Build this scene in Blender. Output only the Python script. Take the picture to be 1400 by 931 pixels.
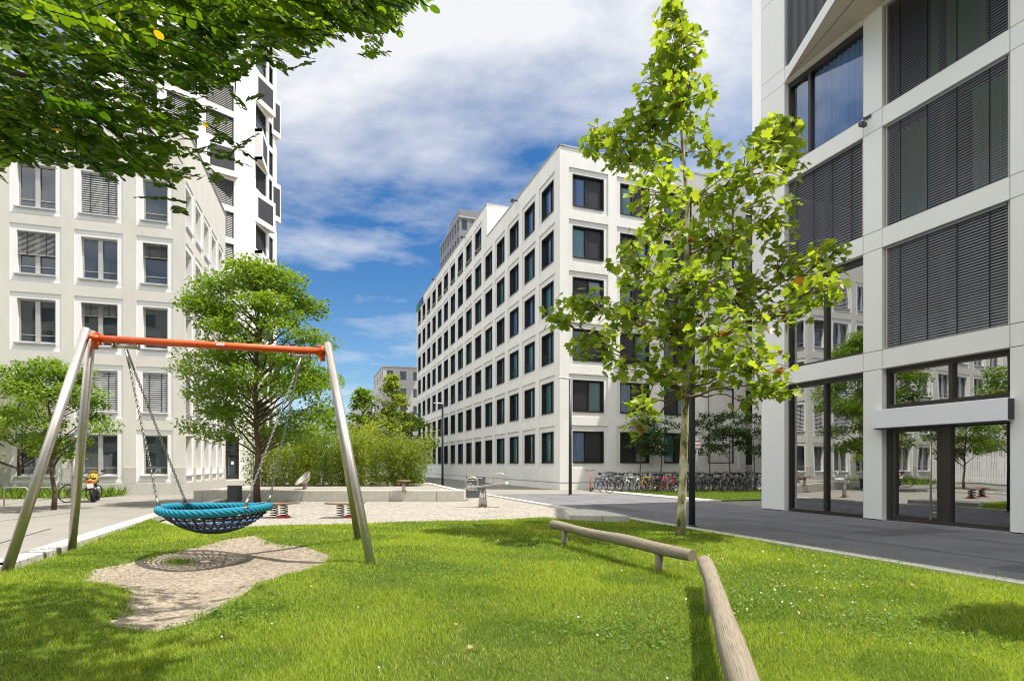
import bpy, math, random
import numpy as np
from mathutils import Vector
random.seed(7)
RNG = np.random.default_rng(11)
R = math.radians
for o in list(bpy.data.objects):
    bpy.data.objects.remove(o)
SC = bpy.context.scene
COL = SC.collection

# ------------------------------------------------------------------ camera, sky, sun, exposure
EYE, FPX, HZ = 1.45, 775.0, 635.0          # eye height, focal length and horizon row of the 1400 px wide photograph
cam = bpy.data.cameras.new('camera')
cam.sensor_width = 36
cam.lens = FPX / 1400 * 36
cam.shift_y = (HZ - 465.5) / 1400
cam.clip_start, cam.clip_end = 0.05, 3000
camo = bpy.data.objects.new('camera', cam)
COL.objects.link(camo)
camo.location = (0, 0, EYE)
camo.rotation_euler = (R(90), 0, 0)
SC.camera = camo

SUN_EL = R(67)
SUN_AZ = math.atan2(0.456, -0.095)          # clockwise from +Y
SUN_DIR = Vector((math.sin(SUN_AZ) * math.cos(SUN_EL), math.cos(SUN_AZ) * math.cos(SUN_EL), math.sin(SUN_EL)))
sl = bpy.data.lights.new('sun', 'SUN')
sl.energy = 3.5
sl.angle = R(0.5)
sl.color = (1.0, 0.95, 0.87)
so = bpy.data.objects.new('sun', sl)
COL.objects.link(so)
so.location = (30, -5, 60)
so.rotation_euler = SUN_DIR.to_track_quat('Z', 'Y').to_euler()

W = bpy.data.worlds.new('World')
SC.world = W
W.use_nodes = True
nt = W.node_tree
nt.nodes.clear()
def wn(t, **k):
    n = nt.nodes.new(t)
    for a, b in k.items():
        setattr(n, a, b)
    return n
def wl(a, b):
    nt.links.new(a, b)
wout = wn('ShaderNodeOutputWorld')
wbg = wn('ShaderNodeBackground')
wbg.inputs['Strength'].default_value = 0.09
sky = wn('ShaderNodeTexSky', sky_type='NISHITA')
sky.sun_disc = False
sky.sun_elevation = SUN_EL
sky.sun_rotation = SUN_AZ
sky.air_density = 1.0
sky.dust_density = 0.6
sky.ozone_density = 2.0
tc = wn('ShaderNodeTexCoord')
sep = wn('ShaderNodeSeparateXYZ')
wl(tc.outputs['Generated'], sep.inputs[0])
def wmath(op, a, b=None):
    n = wn('ShaderNodeMath', operation=op)
    for i, x in enumerate((a, b)):
        if x is None:
            continue
        if isinstance(x, (int, float)):
            n.inputs[i].default_value = x
        else:
            wl(x, n.inputs[i])
    return n.outputs[0]
zz = wmath('ADD', wmath('MAXIMUM', sep.outputs[2], 0.0), 0.22)
comb = wn('ShaderNodeCombineXYZ')
wl(wmath('DIVIDE', sep.outputs[0], zz), comb.inputs[0])
wl(wmath('DIVIDE', sep.outputs[1], zz), comb.inputs[1])
mp = wn('ShaderNodeMapping')
mp.inputs['Rotation'].default_value = (0, 0, R(70))
mp.inputs['Scale'].default_value = (1.0, 1.7, 1.0)
mp.inputs['Location'].default_value = (2.9, 8.1, 7.0)
wl(comb.outputs[0], mp.inputs['Vector'])
n1 = wn('ShaderNodeTexNoise')
n1.inputs['Scale'].default_value = 1.05
n1.inputs['Detail'].default_value = 9
n1.inputs['Roughness'].default_value = 0.56
n1.inputs['Distortion'].default_value = 0.35
wl(mp.outputs[0], n1.inputs['Vector'])
n2 = wn('ShaderNodeTexNoise')
n2.inputs['Scale'].default_value = 3.4
n2.inputs['Detail'].default_value = 8
n2.inputs['Roughness'].default_value = 0.62
wl(mp.outputs[0], n2.inputs['Vector'])
# more cloud towards the right and the zenith, clearer low on the left
bias = wmath('ADD', wmath('MULTIPLY', sep.outputs[0], 0.20), wmath('MULTIPLY', sep.outputs[2], 0.36))
cl = wmath('ADD', wmath('ADD', wmath('MULTIPLY', n1.outputs['Fac'], 0.85), wmath('MULTIPLY', wmath('SUBTRACT', n2.outputs['Fac'], 0.22), 0.42)), bias)
ramp = wn('ShaderNodeValToRGB')
ramp.color_ramp.elements[0].position = 0.57
ramp.color_ramp.elements[1].position = 0.88
ramp.color_ramp.elements[1].color = (0.93, 0.93, 0.93, 1)
wl(cl, ramp.inputs['Fac'])
# thin cirrus ahead; brighter cloud added left and behind, unseen, to fill shaded facades
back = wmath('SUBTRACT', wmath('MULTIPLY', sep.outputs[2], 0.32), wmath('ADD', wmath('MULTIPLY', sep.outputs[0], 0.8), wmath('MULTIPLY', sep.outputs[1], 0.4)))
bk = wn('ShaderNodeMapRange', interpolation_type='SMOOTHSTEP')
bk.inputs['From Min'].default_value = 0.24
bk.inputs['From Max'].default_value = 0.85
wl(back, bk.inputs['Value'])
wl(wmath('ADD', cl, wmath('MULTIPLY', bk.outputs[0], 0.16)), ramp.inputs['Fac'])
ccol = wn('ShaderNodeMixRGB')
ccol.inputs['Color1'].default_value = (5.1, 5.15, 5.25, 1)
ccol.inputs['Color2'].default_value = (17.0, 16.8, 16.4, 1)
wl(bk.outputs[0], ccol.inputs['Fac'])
blue = wn('ShaderNodeMixRGB', blend_type='MULTIPLY')
blue.inputs['Fac'].default_value = 1
blue.inputs['Color2'].default_value = (0.21, 0.49, 0.72, 1)
wl(sky.outputs['Color'], blue.inputs['Color1'])
hz = wn('ShaderNodeMapRange', interpolation_type='SMOOTHSTEP')
hz.inputs['From Min'].default_value = 0.0
hz.inputs['From Max'].default_value = 0.42
wl(sep.outputs[2], hz.inputs['Value'])
tintc = wn('ShaderNodeMixRGB')
tintc.inputs['Color1'].default_value = (0.62, 0.74, 0.78, 1)
tintc.inputs['Color2'].default_value = (0.22, 0.49, 0.71, 1)
wl(hz.outputs[0], tintc.inputs['Fac'])
wl(tintc.outputs[0], blue.inputs['Color2'])
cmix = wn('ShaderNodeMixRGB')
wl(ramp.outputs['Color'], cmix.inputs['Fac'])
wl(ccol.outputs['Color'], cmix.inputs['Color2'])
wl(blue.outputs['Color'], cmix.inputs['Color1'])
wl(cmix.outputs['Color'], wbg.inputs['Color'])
wl(wbg.outputs[0], wout.inputs['Surface'])

SC.view_settings.view_transform = 'Standard'
SC.view_settings.look = 'None'
SC.view_settings.exposure = 1.08
SC.view_settings.gamma = 1.0
SC.view_settings.use_curve_mapping = False
SC.render.engine = 'CYCLES'
SC.cycles.max_bounces = 8
SC.cycles.transparent_max_bounces = 16
SC.cycles.use_denoising = True
SC.cycles.filter_width = 1.1

# ------------------------------------------------------------------ helpers
def P(px, py, z=0.0):
    """the point of the horizontal plane z that the photograph shows at (px, py)"""
    D = (EYE - z) * FPX / (py - HZ)
    return Vector(((px - 700) / FPX * D, D, z))
def Q(px, py, D):
    """the point at depth D that the photograph shows at (px, py)"""
    return Vector(((px - 700) / FPX * D, D, EYE + (HZ - py) / FPX * D))
ORG = {}
def org(o):
    return ORG.get(o.name, Vector((0, 0, 0))) if o else Vector((0, 0, 0))
def thing(name, label, cat, loc=(0, 0, 0), group=None):
    o = bpy.data.objects.new(name, None)
    COL.objects.link(o)
    o.empty_display_size = 0.2
    o.location = loc
    ORG[o.name] = Vector(loc)
    tag(o, label, cat, group)
    return o
def tag(o, label=None, cat=None, group=None, kind=None):
    for k, v in (('label', label), ('category', cat), ('group', group), ('kind', kind)):
        if v:
            o[k] = v
    return o
def inst(mesh, name, parent, loc, rotz=0.0, local=False):
    o = bpy.data.objects.new(name, mesh)
    COL.objects.link(o)
    loc = Vector(loc)
    if parent:
        o.parent = parent
    o.location = loc if local else loc - org(parent)
    o.rotation_euler = (0, 0, rotz)
    ORG[o.name] = loc
    return o
def copy_tree(o, parent=None):
    c = o.copy()
    COL.objects.link(c)
    if parent:
        c.parent = parent
    for ch in list(o.children):
        copy_tree(ch, c)
    return c
class MB:
    def __init__(s):
        s.v, s.f, s.m = [], [], []
        s.mi = 0
    def add(s, vs, fs):
        b = len(s.v)
        s.v += [tuple(x) for x in vs]
        s.f += [tuple(b + i for i in f) for f in fs]
        s.m += [s.mi] * len(fs)
        return s
    def quad(s, a, b, c, d):
        return s.add([a, b, c, d], [(0, 1, 2, 3)])
    def box(s, lo, hi, M=None):
        x0, y0, z0 = lo
        x1, y1, z1 = hi
        vs = [(x0, y0, z0), (x1, y0, z0), (x1, y1, z0), (x0, y1, z0), (x0, y0, z1), (x1, y0, z1), (x1, y1, z1), (x0, y1, z1)]
        if M:
            vs = [M(*p) for p in vs]
        return s.add(vs, [(0, 3, 2, 1), (4, 5, 6, 7), (0, 1, 5, 4), (1, 2, 6, 5), (2, 3, 7, 6), (3, 0, 4, 7)])
    def tube(s, pts, r, n=8, cap=True, closed=False):
        pts = [Vector(p) for p in pts]
        k = len(pts)
        rs = r if isinstance(r, (list, tuple)) else [r] * k
        vs, fs = [], []
        prev = None
        for i in range(k):
            if closed:
                t = (pts[(i + 1) % k] - pts[i - 1]).normalized()
            else:
                t = (pts[min(i + 1, k - 1)] - pts[max(i - 1, 0)]).normalized()
            if prev is None:
                a = t.orthogonal().normalized()
            else:
                a = prev - t * prev.dot(t)
                a = a.normalized() if a.length > 1e-6 else t.orthogonal().normalized()
            prev = a
            b = t.cross(a)
            for j in range(n):
                w = 2 * math.pi * j / n
                vs.append(pts[i] + (a * math.cos(w) + b * math.sin(w)) * rs[i])
        for i in range(k if closed else k - 1):
            for j in range(n):
                i2 = (i + 1) % k
                fs.append((i * n + j, i * n + (j + 1) % n, i2 * n + (j + 1) % n, i2 * n + j))
        if cap and not closed:
            fs.append(tuple(range(n - 1, -1, -1)))
            fs.append(tuple((k - 1) * n + j for j in range(n)))
        return s.add(vs, fs)
    def lathe(s, prof, n=24, c=(0, 0, 0), M=None):
        vs, fs = [], []
        for (r, z) in prof:
            for j in range(n):
                w = 2 * math.pi * j / n
                p = (c[0] + r * math.cos(w), c[1] + r * math.sin(w), c[2] + z)
                vs.append(M(*p) if M else p)
        for i in range(len(prof) - 1):
            for j in range(n):
                fs.append((i * n + j, i * n + (j + 1) % n, (i + 1) * n + (j + 1) % n, (i + 1) * n + j))
        return s.add(vs, fs)
    def prism(s, poly, z0, z1):
        n = len(poly)
        vs = [(p[0], p[1], z0) for p in poly] + [(p[0], p[1], z1) for p in poly]
        fs = [tuple(range(n - 1, -1, -1)), tuple(range(n, 2 * n))]
        fs += [(i, (i + 1) % n, n + (i + 1) % n, n + i) for i in range(n)]
        return s.add(vs, fs)
    def mesh(s, name, mats, off=Vector((0, 0, 0)), smooth=False):
        me = bpy.data.meshes.new(name)
        me.from_pydata([(v[0] - off[0], v[1] - off[1], v[2] - off[2]) for v in s.v], [], s.f)
        for m in (mats if isinstance(mats, (list, tuple)) else [mats]):
            me.materials.append(m)
        if any(s.m):
            me.polygons.foreach_set('material_index', s.m)
        if smooth:
            me.polygons.foreach_set('use_smooth', [True] * len(me.polygons))
        me.validate()
        me.update()
        return me
    def build(s, name, mats, parent=None, smooth=False, at=None):
        """link as one object; vertices are world coordinates"""
        off = org(parent) if parent else (Vector(at) if at is not None else Vector((0, 0, 0)))
        o = bpy.data.objects.new(name, s.mesh(name, mats, off, smooth))
        COL.objects.link(o)
        if parent:
            o.parent = parent
        else:
            o.location = off
        ORG[o.name] = off
        return o
def bevel(o, w=0.01, seg=2):
    b = o.modifiers.new('bevel', 'BEVEL')
    b.width = w
    b.segments = seg
    b.limit_method = 'ANGLE'
    return o

# ------------------------------------------------------------------ materials
MAT = {}
def mat(name, col, rough=0.6, metal=0.0, noise=0.0, nscale=3.0, bump=0.0, bscale=60.0, spec=0.5, coat=0.0, detail=6, streak=0.0):
    m = bpy.data.materials.new(name)
    m.use_nodes = True
    t = m.node_tree
    b = t.nodes['Principled BSDF']
    b.inputs['Base Color'].default_value = (*col, 1)
    b.inputs['Roughness'].default_value = rough
    b.inputs['Metallic'].default_value = metal
    b.inputs['Specular IOR Level'].default_value = spec
    b.inputs['Coat Weight'].default_value = coat
    co = t.nodes.new('ShaderNodeTexCoord')
    if noise:
        n = t.nodes.new('ShaderNodeTexNoise')
        n.inputs['Scale'].default_value = nscale
        n.inputs['Detail'].default_value = detail
        n.inputs['Roughness'].default_value = 0.65
        src = co.outputs['Object']
        if streak:
            mpn = t.nodes.new('ShaderNodeMapping')
            mpn.inputs['Scale'].default_value = (1, 1, streak)
            t.links.new(src, mpn.inputs['Vector'])
            src = mpn.outputs[0]
        t.links.new(src, n.inputs['Vector'])
        r = t.nodes.new('ShaderNodeValToRGB')
        r.color_ramp.elements[0].position = 0.25
        r.color_ramp.elements[1].position = 0.75
        r.color_ramp.elements[0].color = tuple(c * (1 - noise) for c in col) + (1,)
        r.color_ramp.elements[1].color = tuple(min(1, c * (1 + noise)) for c in col) + (1,)
        t.links.new(n.outputs['Fac'], r.inputs['Fac'])
        t.links.new(r.outputs['Color'], b.inputs['Base Color'])
    if bump:
        n = t.nodes.new('ShaderNodeTexNoise')
        n.inputs['Scale'].default_value = bscale
        n.inputs['Detail'].default_value = 4
        t.links.new(co.outputs['Object'], n.inputs['Vector'])
        bp = t.nodes.new('ShaderNodeBump')
        bp.inputs['Strength'].default_value = bump
        bp.inputs['Distance'].default_value = 0.02
        t.links.new(n.outputs['Fac'], bp.inputs['Height'])
        t.links.new(bp.outputs['Normal'], b.inputs['Normal'])
    MAT[name] = m
    return m
def glassmat(name, tint=(1, 1, 1), refl=0.12, dark=None, rough=0.0):
    """architectural glazing: mirror by Fresnel, else see-through (or a dark pane)"""
    m = bpy.data.materials.new(name)
    m.use_nodes = True
    t = m.node_tree
    t.nodes.clear()
    out = t.nodes.new('ShaderNodeOutputMaterial')
    gl = t.nodes.new('ShaderNodeBsdfGlossy')
    gl.inputs['Roughness'].default_value = rough
    gl.inputs['Color'].default_value = (0.95, 0.97, 1, 1)
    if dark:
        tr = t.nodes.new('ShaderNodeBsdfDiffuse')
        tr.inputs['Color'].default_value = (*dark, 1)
    else:
        tr = t.nodes.new('ShaderNodeBsdfTransparent')
        tr.inputs['Color'].default_value = (*tint, 1)
    fr = t.nodes.new('ShaderNodeFresnel')
    fr.inputs['IOR'].default_value = 1.55
    ad = t.nodes.new('ShaderNodeMath')
    ad.operation = 'ADD'
    ad.use_clamp = True
    ad.inputs[1].default_value = refl
    t.links.new(fr.outputs[0], ad.inputs[0])
    co = t.nodes.new('ShaderNodeTexCoord')
    n = t.nodes.new('ShaderNodeTexNoise')
    n.inputs['Scale'].default_value = 0.7
    n.inputs['Detail'].default_value = 1
    t.links.new(co.outputs['Object'], n.inputs['Vector'])
    bp = t.nodes.new('ShaderNodeBump')
    bp.inputs['Strength'].default_value = 0.05
    bp.inputs['Distance'].default_value = 0.05
    t.links.new(n.outputs['Fac'], bp.inputs['Height'])
    t.links.new(bp.outputs['Normal'], gl.inputs['Normal'])
    mx = t.nodes.new('ShaderNodeMixShader')
    t.links.new(ad.outputs[0], mx.inputs[0])
    t.links.new(tr.outputs[0], mx.inputs[1])
    t.links.new(gl.outputs[0], mx.inputs[2])
    t.links.new(mx.outputs[0], out.inputs['Surface'])
    MAT[name] = m
    return m
def leafmat(name, c0, c1, c2=None, trans=0.5, rough=0.45, tcol=None, spec=0.35):
    """leaves: colour varies from leaf to leaf, light passes through the blade"""
    m = bpy.data.materials.new(name)
    m.use_nodes = True
    t = m.node_tree
    b = t.nodes['Principled BSDF']
    b.inputs['Roughness'].default_value = rough
    b.inputs['Specular IOR Level'].default_value = spec
    at = t.nodes.new('ShaderNodeAttribute')
    at.attribute_name = 'tint'
    r = t.nodes.new('ShaderNodeValToRGB')
    e = r.color_ramp.elements
    e[0].color = (*c0, 1)
    e[1].color = (*c1, 1)
    e[1].position = 0.93 if c2 else 1.0
    if c2:
        x = e.new(0.97)
        x.color = (*c2, 1)
    t.links.new(at.outputs['Fac'], r.inputs['Fac'])
    t.links.new(r.outputs['Color'], b.inputs['Base Color'])
    tr = t.nodes.new('ShaderNodeBsdfTranslucent')
    mu = t.nodes.new('ShaderNodeMixRGB')
    mu.blend_type = 'MULTIPLY'
    mu.inputs['Fac'].default_value = 1
    mu.inputs['Color2'].default_value = (*(tcol or (1.6, 1.5, 0.6)), 1)
    t.links.new(r.outputs['Color'], mu.inputs['Color1'])
    t.links.new(mu.outputs['Color'], tr.inputs['Color'])
    mx = t.nodes.new('ShaderNodeMixShader')
    mx.inputs[0].default_value = trans
    out = t.nodes['Material Output']
    t.links.new(b.outputs[0], mx.inputs[1])
    t.links.new(tr.outputs[0], mx.inputs[2])
    t.links.new(mx.outputs[0], out.inputs['Surface'])
    MAT[name] = m
    return m
mat('pavement', (0.235, 0.22, 0.195), 0.9, noise=0.16, nscale=0.8, bump=0.3, bscale=90, spec=0.2)
mat('asphalt', (0.15, 0.148, 0.158), 0.85, noise=0.28, nscale=0.9, bump=0.35, bscale=120, spec=0.3)
mat('asphalt_dark', (0.095, 0.093, 0.098), 0.9, noise=0.3, nscale=2.5, bump=0.3, bscale=140)
mat('kerbstone', (0.54, 0.51, 0.445), 0.85, noise=0.15, nscale=4, bump=0.25, bscale=60)
mat('joint', (0.035, 0.035, 0.035), 0.9)
mat('soil', (0.33, 0.25, 0.17), 0.95, noise=0.3, nscale=9, bump=0.7, bscale=45, spec=0.1)
mat('turf', (0.06, 0.085, 0.018), 0.95, noise=0.4, nscale=5, bump=0.5, bscale=30, spec=0.1)
mat('earth', (0.16, 0.14, 0.11), 0.95, noise=0.3, nscale=1)
mat('plaster_white', (0.74, 0.725, 0.68), 0.85, noise=0.09, nscale=1.0, bump=0.06, bscale=80, spec=0.25, streak=0.35)
mat('plaster_panel', (0.68, 0.665, 0.62), 0.85, noise=0.04, nscale=2, bump=0.08, bscale=90, spec=0.25)
mat('plaster_beige', (0.64, 0.615, 0.555), 0.9, noise=0.08, nscale=1.5, bump=0.3, bscale=70, spec=0.2, streak=0.4)
mat('render_white', (0.80, 0.79, 0.77), 0.8, noise=0.03, nscale=2, spec=0.25)
mat('stone', (0.50, 0.48, 0.44), 0.75, noise=0.14, nscale=7, bump=0.1, bscale=40)
mat('cladding', (0.78, 0.765, 0.735), 0.5, noise=0.025, nscale=0.7, spec=0.4, streak=0.3)
mat('cladding_gap', (0.03, 0.03, 0.03), 0.9)
mat('soffit', (0.52, 0.46, 0.36), 0.6, noise=0.03, nscale=1)
mat('bronze', (0.035, 0.026, 0.022), 0.4, spec=0.5, noise=0.2, nscale=4)
mat('dark_frame', (0.018, 0.017, 0.020), 0.4, spec=0.5)
mat('dark_panel', (0.03, 0.028, 0.036), 0.35, spec=0.5)
mat('aluminium', (0.52, 0.52, 0.53), 0.4, metal=0.8, noise=0.05, nscale=5)
mat('light_frame', (0.45, 0.44, 0.42), 0.5, metal=0.3)
mat('canopy_white', (0.78, 0.78, 0.82), 0.35, spec=0.5, noise=0.02, nscale=1)
mat('blind_dark', (0.13, 0.13, 0.15), 0.4, metal=0.35, noise=0.08, nscale=2)
mat('blind_pale', (0.55, 0.55, 0.54), 0.5)
mat('blind_grey', (0.20, 0.195, 0.19), 0.45, metal=0.3, noise=0.05, nscale=2)
mat('blind_mid', (0.22, 0.22, 0.24), 0.45, metal=0.2, noise=0.08, nscale=2)  # mid grey slats of the half-open blinds
mat('blind_black', (0.035, 0.033, 0.036), 0.5)
mat('cord', (0.015, 0.015, 0.015), 0.8)
mat('interior', (0.06, 0.06, 0.065), 0.9)
mat('interior_floor', (0.10, 0.09, 0.09), 0.5)
mat('curtain_teal', (0.25, 0.55, 0.54), 0.8, noise=0.1, nscale=3)
mat('curtain_blue', (0.26, 0.46, 0.78), 0.8, noise=0.1, nscale=3)
mat('curtain_green', (0.30, 0.56, 0.12), 0.8, noise=0.15, nscale=3)
mat('steel', (0.50, 0.46, 0.41), 0.40, metal=0.85, noise=0.12, nscale=8, bump=0.05, bscale=200)
mat('chain_steel', (0.33, 0.32, 0.30), 0.38, metal=0.9, noise=0.2, nscale=30)
mat('orange_paint', (0.74, 0.105, 0.014), 0.5, spec=0.45, noise=0.22, nscale=11, bump=0.08, bscale=60)
mat('rope_blue', (0.0, 0.20, 0.30), 0.75, noise=0.2, nscale=40, bump=0.4, bscale=300)
mat('rope_black', (0.016, 0.016, 0.020), 0.8)
mat('rope_net_blue', (0.04, 0.16, 0.38), 0.7)
mat('log_wood', (0.38, 0.29, 0.19), 0.85, noise=0.35, nscale=7, bump=0.5, bscale=25)
mat('bark_dark', (0.10, 0.065, 0.04), 0.9, noise=0.4, nscale=12, bump=0.8, bscale=30)
mat('twig', (0.14, 0.09, 0.05), 0.9, noise=0.3, nscale=12)
mat('lamp_paint', (0.035, 0.037, 0.05), 0.45, spec=0.5)
mat('bin_grey', (0.07, 0.07, 0.075), 0.55)
mat('sign_grey', (0.095, 0.105, 0.112), 0.5)
mat('white_paint', (0.75, 0.75, 0.75), 0.5)
mat('sign_green', (0.01, 0.26, 0.10), 0.5)
mat('sign_red', (0.55, 0.03, 0.03), 0.5)
mat('sign_blue', (0.03, 0.05, 0.30), 0.5)
mat('rubber', (0.012, 0.012, 0.013), 0.7)
mat('black_paint', (0.02, 0.02, 0.022), 0.45)
mat('red_paint', (0.50, 0.02, 0.02), 0.4)
mat('yellow_paint', (0.48, 0.28, 0.02), 0.4)
mat('blue_paint', (0.03, 0.08, 0.30), 0.4)
mat('silver_paint', (0.45, 0.45, 0.46), 0.35, metal=0.6)
mat('board_wood', (0.20, 0.12, 0.07), 0.6, noise=0.2, nscale=10)
mat('far_wall', (0.45, 0.43, 0.41), 0.85, noise=0.05, nscale=0.3)
mat('far_wall_dark', (0.20, 0.20, 0.22), 0.7, noise=0.05, nscale=0.3)
glassmat('glass_clear', (0.72, 0.80, 0.78), 0.10)
glassmat('glass_shop', (0.50, 0.56, 0.56), 0.42)
glassmat('glass_dim', (0.7, 0.75, 0.75), 0.02)
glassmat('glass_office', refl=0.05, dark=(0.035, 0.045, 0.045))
glassmat('glass_mid', (0.75, 0.86, 0.88), 0.08)
leafmat('leaf_plane', (0.11, 0.20, 0.022), (0.36, 0.45, 0.05), (0.20, 0.09, 0.04), 0.5, 0.38)
leafmat('leaf_robinia', (0.030, 0.085, 0.008), (0.18, 0.28, 0.020), (0.45, 0.26, 0.02), 0.55, 0.42, (1.7, 1.6, 0.5))
leafmat('leaf_ash', (0.08, 0.165, 0.014), (0.21, 0.31, 0.022), None, 0.42, 0.45)
leafmat('leaf_bright', (0.12, 0.20, 0.016), (0.29, 0.35, 0.03), None, 0.45, 0.5)
leafmat('leaf_willow', (0.07, 0.14, 0.016), (0.36, 0.42, 0.05), None, 0.42, 0.5)
leafmat('leaf_dark', (0.02, 0.06, 0.008), (0.06, 0.12, 0.015), None, 0.4, 0.5)
leafmat('grass_blade', (0.08, 0.165, 0.011), (0.37, 0.45, 0.042), (0.50, 0.45, 0.18), 0.45, 0.5, (1.5, 1.5, 0.5), 0.25)
leafmat('leaf_dry', (0.30, 0.20, 0.07), (0.42, 0.30, 0.14), None, 0.3, 0.6)
leafmat('leaf_clover', (0.06, 0.15, 0.015), (0.18, 0.28, 0.04), None, 0.35, 0.5)
leafmat('petal', (0.75, 0.75, 0.70), (0.85, 0.85, 0.8), None, 0.3, 0.6, (1, 1, 1))

def gravel_mat(name, c0, c1, scale):
    m = bpy.data.materials.new(name)
    m.use_nodes = True
    t = m.node_tree
    b = t.nodes['Principled BSDF']
    b.inputs['Roughness'].default_value = 0.9
    b.inputs['Specular IOR Level'].default_value = 0.2
    co = t.nodes.new('ShaderNodeTexCoord')
    vo = t.nodes.new('ShaderNodeTexVoronoi')
    vo.inputs['Scale'].default_value = scale
    t.links.new(co.outputs['Object'], vo.inputs['Vector'])
    n = t.nodes.new('ShaderNodeTexNoise')
    n.inputs['Scale'].default_value = 1.1
    n.inputs['Detail'].default_value = 6
    t.links.new(co.outputs['Object'], n.inputs['Vector'])
    sp = t.nodes.new('ShaderNodeSeparateColor')
    t.links.new(vo.outputs['Color'], sp.inputs[0])
    ad = t.nodes.new('ShaderNodeMath')
    ad.operation = 'MULTIPLY_ADD'
    ad.inputs[1].default_value = 0.75
    t.links.new(sp.outputs[0], ad.inputs[0])
    mu = t.nodes.new('ShaderNodeMath')
    mu.operation = 'MULTIPLY'
    mu.inputs[1].default_value = 0.35
    t.links.new(n.outputs['Fac'], mu.inputs[0])
    t.links.new(mu.outputs[0], ad.inputs[2])
    r = t.nodes.new('ShaderNodeValToRGB')
    r.color_ramp.elements[0].color = (*c0, 1)
    r.color_ramp.elements[1].color = (*c1, 1)
    t.links.new(ad.outputs[0], r.inputs['Fac'])
    t.links.new(r.outputs['Color'], b.inputs['Base Color'])
    bp = t.nodes.new('ShaderNodeBump')
    bp.inputs['Strength'].default_value = 0.8
    bp.inputs['Distance'].default_value = 0.012
    t.links.new(vo.outputs['Distance'], bp.inputs['Height'])
    bp.invert = True
    t.links.new(bp.outputs['Normal'], b.inputs['Normal'])
    MAT[name] = m
gravel_mat('gravel', (0.12, 0.105, 0.085), (0.42, 0.39, 0.335), 22)
gravel_mat('soil', (0.105, 0.082, 0.058), (0.37, 0.31, 0.24), 30)
# weathered log: fine grain and cracks that run along the trunk
def log_mat():
    m = mat('log_wood', (0.30, 0.24, 0.17), 0.9)
    t = m.node_tree
    b = t.nodes['Principled BSDF']
    at = t.nodes.new('ShaderNodeAttribute')
    at.attribute_name = 'grain'
    mpn = t.nodes.new('ShaderNodeMapping')
    mpn.inputs['Scale'].default_value = (1.2, 11, 11)
    t.links.new(at.outputs['Vector'], mpn.inputs[0])
    n = t.nodes.new('ShaderNodeTexNoise')
    n.inputs['Scale'].default_value = 3.2
    n.inputs['Detail'].default_value = 8
    n.inputs['Roughness'].default_value = 0.7
    t.links.new(mpn.outputs[0], n.inputs['Vector'])
    r = t.nodes.new('ShaderNodeValToRGB')
    e = r.color_ramp.elements
    e[0].position, e[0].color = 0.36, (0.06, 0.045, 0.03, 1)
    e[1].position, e[1].color = 0.44, (0.22, 0.18, 0.125, 1)
    x = e.new(0.70)
    x.color = (0.36, 0.31, 0.235, 1)
    t.links.new(n.outputs['Fac'], r.inputs['Fac'])
    t.links.new(r.outputs['Color'], b.inputs['Base Color'])
    bp = t.nodes.new('ShaderNodeBump')
    bp.inputs['Strength'].default_value = 0.7
    bp.inputs['Distance'].default_value = 0.012
    t.links.new(n.outputs['Fac'], bp.inputs['Height'])
    t.links.new(bp.outputs['Normal'], b.inputs['Normal'])
log_mat()
# mottled bark of the plane tree
def plane_bark():
    m = mat('bark_plane', (0.5, 0.42, 0.25), 0.75, bump=0.35, bscale=25)
    t = m.node_tree
    b = t.nodes['Principled BSDF']
    co = t.nodes.new('ShaderNodeTexCoord')
    mpn = t.nodes.new('ShaderNodeMapping')
    mpn.inputs['Scale'].default_value = (1, 1, 0.55)
    t.links.new(co.outputs['Object'], mpn.inputs[0])
    n = t.nodes.new('ShaderNodeTexNoise')
    n.inputs['Scale'].default_value = 7
    n.inputs['Detail'].default_value = 3
    n.inputs['Distortion'].default_value = 0.6
    t.links.new(mpn.outputs[0], n.inputs['Vector'])
    r = t.nodes.new('ShaderNodeValToRGB')
    e = r.color_ramp.elements
    e[0].position, e[0].color = 0.36, (0.09, 0.07, 0.035, 1)
    e[1].position, e[1].color = 0.42, (0.33, 0.29, 0.14, 1)
    for p, c in ((0.52, (0.42, 0.38, 0.20, 1)), (0.56, (0.58, 0.52, 0.36, 1))):
        x = e.new(p)
        x.color = c
    t.links.new(n.outputs['Fac'], r.inputs['Fac'])
    t.links.new(r.outputs['Color'], b.inputs['Base Color'])
plane_bark()

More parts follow.
